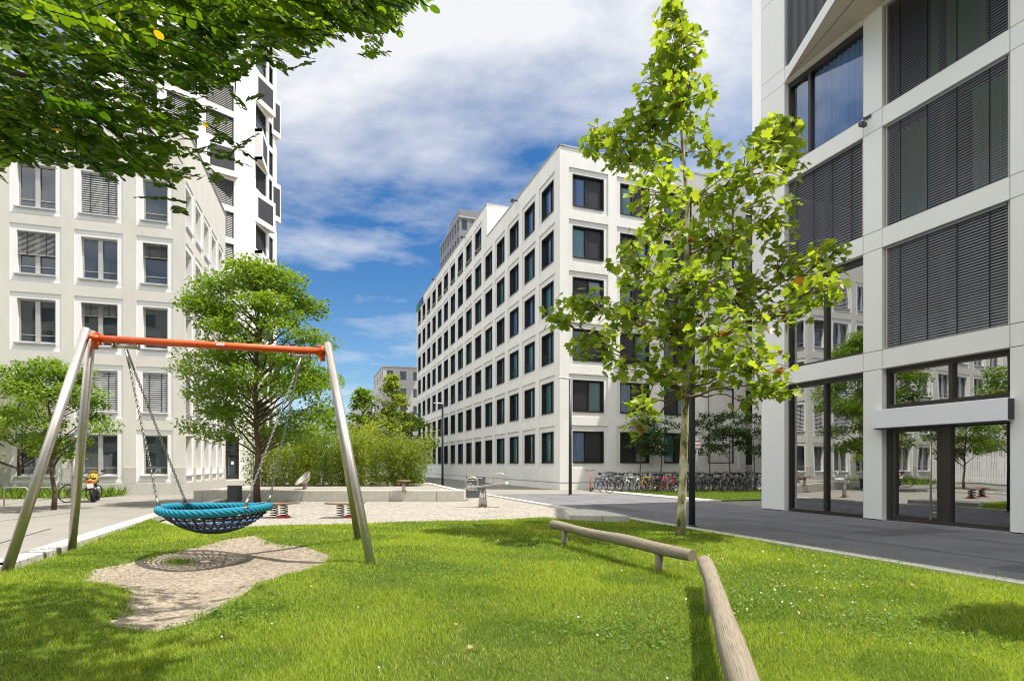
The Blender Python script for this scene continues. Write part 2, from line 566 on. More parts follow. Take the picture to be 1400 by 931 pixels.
# ------------------------------------------------------------------ leaves and trees
def rotmats(yaw, pitch, roll):
    cy, sy, cp, sp, cr, sr = np.cos(yaw), np.sin(yaw), np.cos(pitch), np.sin(pitch), np.cos(roll), np.sin(roll)
    o, l = np.zeros_like(yaw), np.ones_like(yaw)
    def m(*a):
        return np.stack(a, -1).reshape(-1, 3, 3)
    Rz = m(cy, -sy, o, sy, cy, o, o, o, l)
    Rx = m(l, o, o, o, cp, -sp, o, sp, cp)
    Ry = m(cr, o, sr, o, l, o, -sr, o, cr)
    return Rz @ Rx @ Ry
def many(name, tv, tf, pos, rot, scale, tint, material, parent=None, smooth=False):
    """one mesh of N copies of a small template (leaves, grass blades)"""
    tv = np.asarray(tv, float)
    N, k = len(pos), len(tv)
    sc = np.asarray(scale, float)
    if sc.ndim == 1:
        sc = np.repeat(sc[:, None], 3, 1)
    V = np.einsum('nij,nkj->nki', rot, tv[None] * sc[:, None, :]) + np.asarray(pos)[:, None, :]
    V = V.reshape(-1, 3) - np.array(org(parent))
    lens = np.array([len(f) for f in tf])
    flat = np.concatenate([np.array(f) for f in tf])
    loops = (np.arange(N)[:, None] * k + flat[None]).ravel()
    tot = np.tile(lens, N)
    st = np.concatenate([[0], np.cumsum(tot)[:-1]])
    me = bpy.data.meshes.new(name)
    me.vertices.add(len(V))
    me.vertices.foreach_set('co', V.ravel().astype(np.float32))
    me.loops.add(len(loops))
    me.loops.foreach_set('vertex_index', loops.astype(np.int32))
    me.polygons.add(len(tot))
    me.polygons.foreach_set('loop_start', st.astype(np.int32))
    me.update(calc_edges=True)
    a = me.attributes.new('tint', 'FLOAT', 'FACE')
    a.data.foreach_set('value', np.repeat(np.asarray(tint, np.float32), len(tf)))
    me.materials.append(material)
    if smooth:
        me.polygons.foreach_set('use_smooth', [True] * len(me.polygons))
    o = bpy.data.objects.new(name, me)
    COL.objects.link(o)
    if parent:
        o.parent = parent
    return o
OVAL = ([(0, 0, 0), (-.30, .22, .05), (-.38, .55, .06), (-.22, .88, .04), (0, 1, 0), (.22, .88, .04), (.38, .55, .06), (.30, .22, .05)],
        [(0, 4, 3, 2, 1), (0, 7, 6, 5, 4)])
OVALW = ([(x * 1.05, y, z) for x, y, z in OVAL[0]], OVAL[1])
HEX = ([(0, 0, 0), (-.27, .40, .06), (-.17, .78, .03), (0, 1, -.04), (.17, .78, .03), (.27, .40, .06)], [(0, 3, 2, 1), (0, 5, 4, 3)])
NARROW = ([(0, 0, 0), (-.10, .45, .02), (0, 1, -.06), (.10, .45, .02)], [(0, 2, 1), (0, 3, 2)])
def star_leaf():
    # five pointed lobes of a plane leaf
    out = [(0, -.02)]
    for a, r in ((205, .34), (188, .46), (172, .36), (160, .55), (147, .62), (139, .50), (128, .44), (118, .60), (105, .78), (97, .66), (90, .98)):
        out.append((r * math.cos(R(a)), .12 + r * math.sin(R(a)) * 0.98))
    right = [(-x, y) for x, y in out[1:-1]][::-1]
    pts = out + right
    vs = [(0, .30, -.05)] + [(x, y, .10 * abs(x) - .12 * max(0, y - .6)) for x, y in pts]
    n = len(pts)
    return vs, [(0, 1 + (i + 1) % n, 1 + i) for i in range(n)]
STAR = star_leaf()
def ballpts(n, c, r):
    d = RNG.normal(size=(n, 3))
    d /= np.linalg.norm(d, axis=1)[:, None]
    d *= RNG.random(n)[:, None] ** 0.45
    return np.array(c) + d * np.array(r)
def curve(a, b, sag=0.0, k=6, wob=0.0):
    a, b = Vector(a), Vector(b)
    out = []
    for i in range(k):
        t = i / (k - 1)
        p = a.lerp(b, t)
        p.z += sag * 4 * t * (1 - t)
        if wob and 0 < i < k - 1:
            p += Vector((random.uniform(-wob, wob), random.uniform(-wob, wob), random.uniform(-wob, wob)))
        out.append(p)
    return out
def tree(name, label, base, height, radius, lo, n, leaf, size, leafm, trunk_r, barkm='bark_dark', group=None, shape='round', clumps=60, lean=(0, 0), flat=0.55, pitch=-0.3, stems=1, seedgap=1.0):
    base = Vector(base)
    t = thing(name, label, 'tree', base, group)
    tb = MB()
    top = base + Vector((lean[0], lean[1], height * 0.93))
    pts = curve(base - Vector((0, 0, .1)), top, 0, 9, radius * 0.03)
    k = len(pts)
    tb.tube(pts, [trunk_r * (1.15 if i == 0 else 1 - 0.85 * i / (k - 1)) for i in range(k)], 9)
    tb.build('trunk', MAT[barkm], t, True)
    cs = []
    lb = MB()
    for i in range(clumps):
        f = RNG.random()
        z = lo + (height - lo) * f
        if shape == 'round':
            rr = radius * math.sqrt(max(0.05, 1 - (2 * f - 0.85) ** 2 / 1.4))
        elif shape == 'cone':
            rr = radius * (1 - f) ** 0.75 + radius * 0.10
        else:
            rr = radius * (0.55 + 0.45 * math.sin(math.pi * min(1, f * 1.15)))
        a = RNG.random() * 2 * math.pi
        q = rr * math.sqrt(0.12 + 0.88 * RNG.random()) * seedgap
        ax = base + Vector((lean[0], lean[1], 0)) * (z / height)
        c = Vector((ax.x + math.cos(a) * q, ax.y + math.sin(a) * q, base.z + z))
        cs.append(c)
        if i % 2 == 0:
            zz0 = max(lo * 0.75, z - q * 0.7)
            s0 = base + Vector((lean[0] * zz0 / height, lean[1] * zz0 / height, zz0))
            lb.tube(curve(s0, c, 0.05 * q, 4, q * 0.04), [trunk_r * 0.35, trunk_r * 0.25, trunk_r * 0.16, trunk_r * 0.06], 5, False)
    lb.build('branch', MAT[barkm], t, True)
    per = n // clumps
    cr = radius * (0.30 if clumps >= 60 else 0.38)
    pos = np.concatenate([ballpts(per, c, (cr, cr, cr * flat)) for c in cs])
    m = len(pos)
    bright = np.repeat(RNG.normal(0, 0.16, len(cs)), per)
    rot = rotmats(RNG.random(m) * 6.283, RNG.normal(pitch, 0.45, m), RNG.normal(0, 0.5, m))
    many('crown', leaf[0], leaf[1], pos, rot, size * RNG.uniform(0.6, 1.25, m), np.clip(RNG.normal(0.5, 0.2, m) + bright, 0, 0.9), MAT[leafm], t)
    return t

# ------------------------------------------------------------------ facades
class Fac:
    """a vertical facade: O its corner on the ground, th the direction it runs to the right (seen from outside)"""
    def __init__(s, O, th):
        s.O = Vector((O[0], O[1], 0))
        s.th = R(th)
        s.t = Vector((math.cos(s.th), math.sin(s.th), 0))
        s.n = Vector((-math.sin(s.th), math.cos(s.th), 0))
    def W(s, a, y, z):
        return s.O + s.t * a + s.n * y + Vector((0, 0, z))
    def pix(s, px, py, y=0.0):
        a = (px - 700) / FPX
        o = s.O + s.n * y
        D = (o.x * s.n.x + o.y * s.n.y) / (a * s.n.x + s.n.y)
        return ((a * D - o.x) * s.t.x + (D - o.y) * s.t.y, EYE + (HZ - py) / FPX * D)
    def off(s, a=0, y=0):
        f = Fac((0, 0), math.degrees(s.th))
        f.O = s.O + s.t * a + s.n * y
        return f
def wall_grid(mb, fac, s0, s1, z0, z1, holes, y=0.0):
    xs = sorted({s0, s1, *[h[0] for h in holes], *[h[1] for h in holes]})
    zs = sorted({z0, z1, *[h[2] for h in holes], *[h[3] for h in holes]})
    xs = [x for x in xs if s0 - 1e-6 <= x <= s1 + 1e-6]
    zs = [z for z in zs if z0 - 1e-6 <= z <= z1 + 1e-6]
    for i in range(len(xs) - 1):
        for j in range(len(zs) - 1):
            cx, cz = (xs[i] + xs[i + 1]) / 2, (zs[j] + zs[j + 1]) / 2
            if any(h[0] < cx < h[1] and h[2] < cz < h[3] for h in holes):
                continue
            mb.quad(fac.W(xs[i], y, zs[j]), fac.W(xs[i + 1], y, zs[j]), fac.W(xs[i + 1], y, zs[j + 1]), fac.W(xs[i], y, zs[j + 1]))
def ring(mb, fac, outer, inner, y0, y1):
    """step back from y0 to y1 at the outer rectangle, then a flat ring at y1 to the inner rectangle"""
    a, b, c, d = outer
    e, f, g, h = inner
    mb.quad(fac.W(a, y0, c), fac.W(b, y0, c), fac.W(b, y1, c), fac.W(a, y1, c))
    mb.quad(fac.W(a, y1, d), fac.W(b, y1, d), fac.W(b, y0, d), fac.W(a, y0, d))
    mb.quad(fac.W(a, y0, c), fac.W(a, y1, c), fac.W(a, y1, d), fac.W(a, y0, d))
    mb.quad(fac.W(b, y1, c), fac.W(b, y0, c), fac.W(b, y0, d), fac.W(b, y1, d))
    wall_grid(mb, fac, a, b, c, d, [inner], y1)
def reveal(mb, fac, r, y0, y1):
    ring(mb, fac, r, r, y0, y1)
def shell(mb, fac, s0, s1, depth, z0, z1, skip_front=True, left=True, right=True, roof=True, back=True):
    W_ = fac.W
    if left:
        mb.quad(W_(s0, depth, z0), W_(s0, 0, z0), W_(s0, 0, z1), W_(s0, depth, z1))
    if right:
        mb.quad(W_(s1, 0, z0), W_(s1, depth, z0), W_(s1, depth, z1), W_(s1, 0, z1))
    if back:
        mb.quad(W_(s1, depth, z0), W_(s0, depth, z0), W_(s0, depth, z1), W_(s1, depth, z1))
    if roof:
        mb.quad(W_(s0, 0, z1), W_(s1, 0, z1), W_(s1, depth, z1), W_(s0, depth, z1))
def curtain_mesh(w, h, m, amp=0.04, waves=9):
    mb = MB()
    k = waves * 6
    vs = []
    for i in range(k + 1):
        x = w * i / k
        y = amp * math.sin(i / 6 * 2 * math.pi + 0.7 * math.sin(i * 0.37)) + 0.02 * math.sin(i * 0.9)
        vs += [(x, y, 0), (x, y, h)]
    mb.add(vs, [(2 * i, 2 * i + 2, 2 * i + 3, 2 * i + 1) for i in range(k)])
    return mb.mesh('curtain', MAT[m], smooth=True)
def blind_mesh(w, h, pitch, m, tilt=40, width=0.08, cords=3):
    mb = MB()
    n = int(h / pitch)
    dy, dz = width * math.cos(R(tilt)) / 2, width * math.sin(R(tilt)) / 2
    for i in range(n):
        z = h - 0.06 - pitch * (i + 0.5)
        if z < 0.03:
            break
        j = random.uniform(-0.002, 0.002)
        mb.box((0, -0.0008, -width / 2), (w, 0.0008, width / 2), M=lambda x, y, q, z=z + j: (x, q * math.cos(R(tilt)) + y * math.sin(R(tilt)), z + q * math.sin(R(tilt)) - y * math.cos(R(tilt))))
    mb.mi = 1
    for c in range(cords):
        x = w * (c + 0.5) / cords
        mb.box((x - 0.012, -dy - 0.012, 0), (x + 0.012, -dy - 0.004, h))
    mb.mi = 0
    mb.box((0, -0.05, h - 0.06), (w, 0.05, h))
    mb.box((0, -0.03, 0), (w, 0.03, 0.03))
    return mb.mesh('blind', [MAT[m], MAT['cord']])

# ================================================================== GROUND
SW = R(20)
Uv = Vector((-math.sin(SW), math.cos(SW), 0))      # along the street, away from the camera
Vv = Vector((math.cos(SW), math.sin(SW), 0))       # across the street, to the right
def UV(u, v, z=0.0):
    return Uv * u + Vv * v + Vector((0, 0, z))
VK = 8.22                                           # the kerb of the lawn and the gravel pit
mb = MB()
mb.quad((-1500, -300, -.4), (1500, -300, -.4), (1500, 2500, -.4), (-1500, 2500, -.4))
tag(mb.build('ground', MAT['earth']), kind='structure')
KL = [Vector(p) for p in ((-14, 4.6, 0), (-9.0, 6.75, 0), (-6.95, 7.75, 0), (-9.76, 15.83, 0), (-11.5, 22.9, 0))]
pav = [UV(-40, VK), UV(27.9, VK), Vector((-1.9, 22.9, 0)), *KL[::-1], Vector((-60, -10, 0)), Vector((-300, -10, 0)), Vector((-300, 500, 0)), Vector((300, 500, 0)), Vector((300, -60, 0))]
mb = MB()
mb.add(pav, [tuple(range(len(pav)))[::-1]])
pv = mb.build('pavement', MAT['pavement'])
tag(pv, kind='structure')
# dark asphalt of the street beside the right-hand building
st = [UV(-40, VK + .02), UV(26.5, VK + .02), UV(25.6, 12.0), UV(24.5, 14.6), UV(-40, 14.6)]
mb = MB()
mb.add([p + Vector((0, 0, .004)) for p in st], [(4, 3, 2, 1, 0)])
tag(mb.build('street', MAT['asphalt']), kind='structure')
mb = MB()
for u0, u1, v0, v1 in ((3.0, 5.2, 9.0, 9.8), (8.2, 9.0, 11.0, 13.4), (15.0, 18.0, 9.2, 9.85)):
    mb.quad(UV(u0, v0, .007), UV(u0, v1, .007), UV(u1, v1, .007), UV(u1, v0, .007))
tag(mb.build('asphalt_patch', MAT['asphalt_dark']), kind='structure')
mb = MB()                                           # joints in the asphalt and the path
for v in (9.9, 12.1):
    mb.quad(UV(-20, v, .008), UV(-20, v + .025, .008), UV(25, v + .025, .008), UV(25, v, .008))
mb.build('pavement_joint', MAT['joint'])
tag(bpy.data.objects['pavement_joint'], kind='structure')
mb = MB()
for a, b in (((0, 712), (105, 700)), ((0, 690), (190, 668)), ((0, 742), (70, 722))):
    p, q = P(*a, .005), P(*b, .005)
    d = (q - p).normalized()
    nrm = Vector((-d.y, d.x, 0)) * .02
    mb.quad(p - nrm - d * 6, q - nrm, q + nrm, p + nrm - d * 6)
tag(mb.build('path_joint', MAT['joint']), kind='structure')
# pale kerbs
mb = MB()
def strip(mb, pts, w, z0, z1, side=1):
    for p, q in zip(pts[:-1], pts[1:]):
        d = (q - p).normalized()
        nrm = Vector((-d.y, d.x, 0)) * w * side
        L = (q - p).length
        k = max(1, round(L / 1.0))
        for i in range(k):
            a = p + d * (L * i / k + 0.004)
            b = p + d * (L * (i + 1) / k - 0.004)
            mb.box((0, 0, z0), (1, 1, z1), M=lambda x, y, z, a=a, b=b, nrm=nrm: (a + (b - a) * x + nrm * y) + Vector((0, 0, z)))
strip(mb, [UV(-6, VK - .20), UV(14.6, VK - .20)], .19, -.1, .045, -1)
strip(mb, [UV(16.5, VK - .16), UV(27.5, VK - .16)], .2, -.1, .03, -1)
strip(mb, KL, .34, -.1, .075, 1)
strip(mb, [UV(18, 14.62), UV(27.5, 14.62)], .65, -.1, .06, -1)
tag(bevel(mb.build('kerb', MAT['kerbstone']), .012, 1), kind='structure')

# lawn with the worn hollow under the swing
DIRT = [P(*p) for p in ((109, 794), (129, 777), (180, 767), (235, 755), (267, 749), (309, 736), (348, 731), (377, 743), (419, 746), (445, 754), (458, 763), (436, 773), (395, 786), (345, 803), (300, 832), (262, 850), (215, 862), (165, 861), (148, 852), (172, 828), (180, 805), (150, 797))]
LAWN = [UV(-10, VK - .27), UV(14.8, VK - .27), Vector((3.0, 14.1, 0)), Vector((1.6, 14.3, 0)), P(745, 708.5), P(650, 712), P(520, 716), P(360, 720), P(300, 722), P(240, 721), P(215, 714), P(206, 711), Vector((-9.5, 15.0, 0)), Vector((-6.6, 7.4, 0)), Vector((-8.9, 6.35, 0)), Vector((-14, 4.2, 0)), Vector((-14, -5, 0)), Vector((6, -8, 0))]
def inpoly(x, y, poly):
    x, y = np.asarray(x), np.asarray(y)
    c = np.zeros(x.shape, bool)
    n = len(poly)
    for i in range(n):
        x0, y0, x1, y1 = poly[i].x, poly[i].y, poly[i - 1].x, poly[i - 1].y
        if y0 == y1:
            continue
        c ^= ((y0 > y) != (y1 > y)) & (x < (x1 - x0) * (y - y0) / (y1 - y0) + x0)
    return c
def polydist(x, y, poly):
    d = np.full(np.shape(x), 1e9)
    n = len(poly)
    for i in range(n):
        ax, ay, bx, by = poly[i - 1].x, poly[i - 1].y, poly[i].x, poly[i].y
        L = (bx - ax) ** 2 + (by - ay) ** 2 + 1e-9
        t = np.clip(((x - ax) * (bx - ax) + (y - ay) * (by - ay)) / L, 0, 1)
        d = np.minimum(d, np.hypot(x - ax - t * (bx - ax), y - ay - t * (by - ay)))
    return d
def lawn_z(x, y):
    x, y = np.asarray(x, float), np.asarray(y, float)
    z = 0.02 + 0.014 * np.sin(x * 1.7 + .4 * y) * np.cos(y * 1.3) + 0.008 * np.sin(4.1 * x + 1.3) * np.sin(3.7 * y)
    d = polydist(x, y, DIRT)
    ins = inpoly(x, y, DIRT)
    return z - np.where(ins, 0.03 + 0.09 * np.clip(d / 0.9, 0, 1) ** 0.7, 0.03 * np.clip(1 - d / 0.3, 0, 1))
def sheet(name, m, keep, x0, x1, y0, y1, h):
    nx, ny = int((x1 - x0) / h), int((y1 - y0) / h)
    gx, gy = np.meshgrid(np.linspace(x0, x1, nx + 1), np.linspace(y0, y1, ny + 1))
    cx, cy = (gx[:-1, :-1] + gx[1:, 1:]) / 2, (gy[:-1, :-1] + gy[1:, 1:]) / 2
    ok = keep(cx.ravel(), cy.ravel())
    V = np.stack([gx.ravel(), gy.ravel(), lawn_z(gx.ravel(), gy.ravel())], 1)
    i = np.arange(nx * ny)
    r, c = i // nx, i % nx
    a = r * (nx + 1) + c
    F = np.stack([a, a + 1, a + nx + 2, a + nx + 1], 1)[ok]
    used = np.unique(F)
    rm = np.zeros(len(V), int)
    rm[used] = np.arange(len(used))
    me = bpy.data.meshes.new(name)
    me.from_pydata(V[used].tolist(), [], rm[F].tolist())
    me.materials.append(MAT[m])
    me.polygons.foreach_set('use_smooth', [True] * len(me.polygons))
    o = bpy.data.objects.new(name, me)
    COL.objects.link(o)
    return o
tag(sheet('lawn', 'turf', lambda x, y: inpoly(x, y, LAWN) & ~inpoly(x, y, DIRT), -14, 9.5, -6, 16, .05), kind='structure')
tag(sheet('worn_soil', 'soil', lambda x, y: inpoly(x, y, LAWN) & inpoly(x, y, DIRT), -14, 9.5, -6, 16, .05), kind='structure')
# gravel pit and the raised gravel terrace behind the low wall
mb = MB()
pit = [UV(14.6, VK - .15), UV(27.6, VK - .15), Vector((-1.9, 22.85, 0)), Vector((-11.2, 22.85, 0)), Vector((-9.45, 15.8, 0)), Vector((-8.6, 13.2, 0)), Vector((-5.8, 12.6, 0)), Vector((0, 13.2, 0)), Vector((3.4, 13.2, 0))]
mb.add([p + Vector((0, 0, -.03)) for p in pit], [tuple(range(len(pit)))[::-1]])
tag(mb.build('gravel_pit', MAT['gravel']), kind='structure')
terr = [(-12.4, 23.1), (-1.95, 23.1), (-4.9, 33.0), (-8, 36), (-14.5, 36)]
mb = MB()
mb.add([(x, y, .36) for x, y in terr], [tuple(range(len(terr)))])
tag(mb.build('gravel_terrace', MAT['gravel']), kind='structure')

# ================================================================== MIDDLE BUILDING (hotel block in the centre)
mc = P(765.4, 669.6)
MBD = thing('hotel_building', 'long white block in the centre with rows of dark windows and raised rear part', 'building', mc)
ML, MF = Fac(mc, -70), Fac(mc, 20)
HM, HM2, SETB, ENDM = 19.72, 22.35, -13.9, -44.5
WH, PITCH, Z1 = 1.88, 2.975, 1.53
def mid_window(w, mirror, rail, glassfrac=0.46):
    """dark metal window: deep frame, a closed panel on one side, glass on the other"""
    mb = MB()
    h = WH
    D0, D1 = 0.062, 0.34
    e = 0.055
    for lo, hi in (((-w / 2, D0, 0), (-w / 2 + e, D1, h)), ((w / 2 - e, D0, 0), (w / 2, D1, h)), ((-w / 2 + e, D0, h - e), (w / 2 - e, D1, h)), ((-w / 2 + e, D0 - .05, 0), (w / 2 - e, D1, e))):
        mb.box(lo, hi)
    sx = -w / 2 + e + (w - 2 * e) * (1 - glassfrac)
    mb.box((sx - .04, D1 - .14, e), (sx + .04, D1 - .02, h - e))
    mb.box((-w / 2 + e, D1 - .09, e), (sx - .04, D1 - .03, h - e))
    mb.box((-w / 2 + e + .12, D1 - .11, e + .12), (sx - .16, D1 - .09, h - e - .12))
    gx0, gx1 = sx + .04, w / 2 - e
    for lo, hi in (((gx0, D1 - .08, e), (gx0 + .05, D1 - .02, h - e)), ((gx1 - .05, D1 - .08, e), (gx1, D1 - .02, h - e)), ((gx0, D1 - .08, e), (gx1, D1 - .02, e + .06)), ((gx0, D1 - .08, h - e - .06), (gx1, D1 - .02, h - e))):
        mb.box(lo, hi)
    if rail:
        for z in (.22, .38, .54):
            mb.box((-w / 2 + e, D0 + .02, z), (w / 2 - e, D0 + .05, z + .03))
    if mirror:
        mb.v = [(-x, y, z) for x, y, z in mb.v]
        mb.f = [f[::-1] for f in mb.f]
    me = mb.mesh('window', MAT['dark_frame'])
    p = MB()
    g0, g1 = (gx0 + .05, gx1 - .05) if not mirror else (-gx1 + .05, -gx0 - .05)
    p.quad((g0, D1 - .05, e + .06), (g1, D1 - .05, e + .06), (g1, D1 - .05, h - e - .06), (g0, D1 - .05, h - e - .06))
    return me, p.mesh('pane', MAT['glass_mid']), (g0, g1)
MW = {}
for w in (1.84, 2.06):
    for mir in (0, 1):
        for rail in (0, 1):
            MW[w, mir, rail] = mid_window(w, mir, rail, .60 if w < 2 else .46)
CURT = {}
def curtain(w, h, m, waves=9):
    k = (round(w, 2), round(h, 2), m)
    if k not in CURT:
        CURT[k] = curtain_mesh(w, h, m, 0.035, waves)
    return CURT[k]
wall = MB()
left_holes, front_holes = [], []
def put_mid(fac, cx, k, w, mirror, holes, tofar=None):
    z = Z1 + PITCH * k
    sur = (cx - w / 2 - .26, cx + w / 2 + .26, z - .27, z + WH + .32)
    hole = (cx - w / 2, cx + w / 2, z, z + WH)
    holes.append(sur)
    wall.mi = 1
    ring(wall, fac, sur, hole, 0, .06)
    wall.mi = 0
    me, pm, (g0, g1) = MW[w, mirror, 1 if k == 2 else 0]
    if tofar is not None:
        tofar.append((fac, cx, z, me, pm))
        return
    loc = fac.W(cx, 0, z)
    o = inst(me, 'window', MBD, loc, fac.th)
    inst(pm, 'pane', o, (0, 0, 0), 0, True)
    r = random.random()
    cw = (g1 - g0)
    if r < .8:
        f = random.choice((1.0, 1.0, .75, .55))
        c = curtain(cw * f + .1, WH - .18, random.choice(('curtain_teal', 'curtain_teal', 'curtain_blue')), 5)
        x0 = g0 - .05 if random.random() < .5 else g1 - cw * f - .05
        inst(c, 'curtain', o, (x0, .37, .09), 0, True)
far_w = []
for i in range(15):
    for k in range(7 if i >= 5 else 6):
        put_mid(ML, -1.90 - 2.93 * i - (0.0), k, 1.84, 1, left_holes, far_w if i >= 12 else None)
for i in range(3):
    for k in range(6):
        put_mid(MF, (1.86, 5.01, 8.10)[i], k, 2.06, (k + i + 1) % 2 if k != 5 else 1, front_holes)
# the farthest columns of windows as one part
fb = MB()
for fac, cx, z, me, pm in far_w:
    for src, mi in ((me, 0), (pm, 1)):
        fb.mi = mi
        fb.add([fac.W(cx + v.co.x, v.co.y, z + v.co.z) for v in src.vertices], [tuple(p.vertices) for p in src.polygons])
tag(fb.build('window', [MAT['dark_frame'], MAT['glass_mid']], MBD), kind='stuff')
# blank framed panels in the fourth column
for k in range(6):
    z = Z1 + PITCH * k
    sur = (10.1, 12.75, z - .27, z + WH + .32)
    hole = (10.38, 12.42, z, z + WH)
    front_holes.append(sur)
    wall.mi = 1
    ring(wall, MF, sur, hole, 0, .06)
    wall.mi = 0
    b = MB()
    b.mi = 0
    b.box((10.44, .16, z + .06), (12.36, .2, z + WH - .06), M=MF.W)
    b.mi = 1
    for lo, hi in (((10.38, .062, z), (10.44, .2, z + WH)), ((12.36, .062, z), (12.42, .2, z + WH)), ((10.44, .062, z), (12.36, .2, z + .06)), ((10.44, .062, z + WH - .06), (12.36, .2, z + WH))):
        b.box(lo, hi, M=MF.W)
    b.build('blank_panel', [MAT['plaster_panel'], MAT['dark_frame']], MBD)
ZS = 18.9
wall_grid(wall, ML, ENDM, 0, 0, ZS, [h for h in left_holes if h[3] < ZS])
wall_grid(wall, ML, SETB, 0, ZS, HM, [])
wall_grid(wall, ML, ENDM, SETB, ZS, HM2, [h for h in left_holes if h[3] > ZS])
wall_grid(wall, MF, 0, 13.33, 0, HM, front_holes)
for a, b in (((0, 0), (13.33, 0)),):
    pass
# other sides and roofs
shell(wall, MF, 0, 13.33, -ENDM, 0, HM, left=False, back=True)
wall.quad(MF.W(0, -SETB, HM), MF.W(13.33, -SETB, HM), MF.W(13.33, -SETB, HM2), MF.W(0, -SETB, HM2))
wall.quad(MF.W(13.33, -SETB, HM), MF.W(13.33, -ENDM, HM), MF.W(13.33, -ENDM, HM2), MF.W(13.33, -SETB, HM2))
wall.quad(MF.W(0, -SETB, HM2), MF.W(13.33, -SETB, HM2), MF.W(13.33, -ENDM, HM2), MF.W(0, -ENDM, HM2))
wall.quad(MF.W(13.33, -ENDM, HM), MF.W(0, -ENDM, HM), MF.W(0, -ENDM, HM2), MF.W(13.33, -ENDM, HM2))
# set-back east part beyond the front's right end
E2 = MF.off(13.33, 1.1)
eh = []
for i in range(4):
    for k in range(6):
        z = Z1 + PITCH * k
        eh.append((.35 + 3.1 * i, 2.6 + 3.1 * i, z - .1, z + WH + .1))
wall_grid(wall, E2, .003, 14, 0, HM - .3, eh)
shell(wall, E2, .003, 14, 12, 0, HM - .3, left=False)
wall.build('wall', [MAT['plaster_white'], MAT['plaster_panel']], MBD)
for h in eh:
    b = MB()
    b.box((h[0], .1, h[2]), (h[1], .16, h[3]), M=E2.W)
    b.mi = 1
    b.box((h[0], .0, h[2]), (h[0] + .08, .1, h[3]), M=E2.W)
    b.box((h[1] - .08, .0, h[2]), (h[1], .1, h[3]), M=E2.W)
    b.build('window', [MAT['glass_office'], MAT['dark_frame']], MBD)
b = MB()
for fac, s0, s1, z in ((ML, SETB + .02, .05, HM), (ML, ENDM, SETB, HM2), (MF, -.05, 13.4, HM)):
    b.box((s0, -.05, z), (s1, .30, z + .07), M=fac.W)
b.box((0, -SETB - .05, HM2), (13.4, -SETB + .25, HM2 + .07), M=MF.W)
b.build('coping', MAT['light_frame'], MBD)
b = MB()
b.box((SETB + .0, -.012, .40), (0.0, .0, .43), M=ML.W)
b.box((ENDM, -.012, .40), (SETB, .0, .43), M=ML.W)
b.box((0, -.012, .40), (13.33, .0, .43), M=MF.W)
b.build('plinth_joint', MAT['far_wall_dark'], MBD)
b = MB()
b.box((1.6, -SETB - .02, HM + .35), (3.4, -SETB + .0, HM + 1.95), M=MF.W)
b.build('roof_window', MAT['dark_panel'], MBD)
for s, z in ((-6.95, HM - .05), (-20.5, HM2 - .1), (-33, HM2 - .1)):
    b = MB()
    b.box((s - .05, -.35, z - .12), (s + .05, 0, z - .06), M=ML.W)
    b.box((s - .14, -.45, z - .2), (s + .14, -.28, z - .06), M=ML.W)
    b.build('roof_lamp', MAT['lamp_paint'], MBD)
b = MB()
b.mi = 0
b.box((ENDM + .1, -.12, HM2 - .95), (ENDM + 1.8, -.02, HM2 - .1), M=ML.W)
b.mi = 1
b.box((ENDM + 1.9, -.12, HM2 - .85), (ENDM + 4.4, -.02, HM2 - .15), M=ML.W)
b.build('roof_sign', [MAT['sign_green'], MAT['sign_blue']], MBD)

# ================================================================== LEFT BUILDING
lc = P(252.5, 676)
LB = thing('office_building', 'beige plastered block on the left with white framed windows and stone base', 'building', lc)
LF, LS = Fac(lc, 17.2), Fac(lc, 107.2)
HL = 17.95
ROWS = [(0.65, 3.10, .95, 2.86), (3.60, 6.10, 3.93, 5.85), (6.60, 9.22, 6.98, 8.95), (9.72, 12.29, 10.08, 12.0), (12.78, 15.3, 13.1, 15.05)]
def office_window(w, h, double, D1=.30, sill=True, rail=True):
    mb = MB()
    e = .07
    y0, y1 = D1 - .08, D1
    for lo, hi in (((-w / 2, y0, 0), (-w / 2 + e, y1, h)), ((w / 2 - e, y0, 0), (w / 2, y1, h)), ((-w / 2 + e, y0, h - e), (w / 2 - e, y1, h)), ((-w / 2 + e, y0, 0), (w / 2 - e, y1, e))):
        mb.box(lo, hi)
    if double:
        mb.box((-.09, y0 - .04, e), (.09, y1, h - e))
    xs = [(-w / 2 + e, w / 2 - e)] if not double else [(-w / 2 + e, -.09), (.09, w / 2 - e)]
    if rail:
        for a, b in xs:
            mb.box((a, y0 - .05, .34), (b, y0 - .03, .365))
    me = mb.mesh('window', MAT['light_frame'])
    pm = MB()
    for a, b in xs:
        pm.quad((a, y1 - .03, e), (b, y1 - .03, e), (b, y1 - .03, h - e), (a, y1 - .03, h - e))
    pm = pm.mesh('pane', MAT['glass_office'])
    sm = None
    if sill:
        sb = MB()
        sb.box((-w / 2 - .10, -.06, -.09), (w / 2 + .02, D1 - .02, -.03))
        sm = sb.mesh('sill', MAT['aluminium'])
    return me, pm, sm
OW = {}
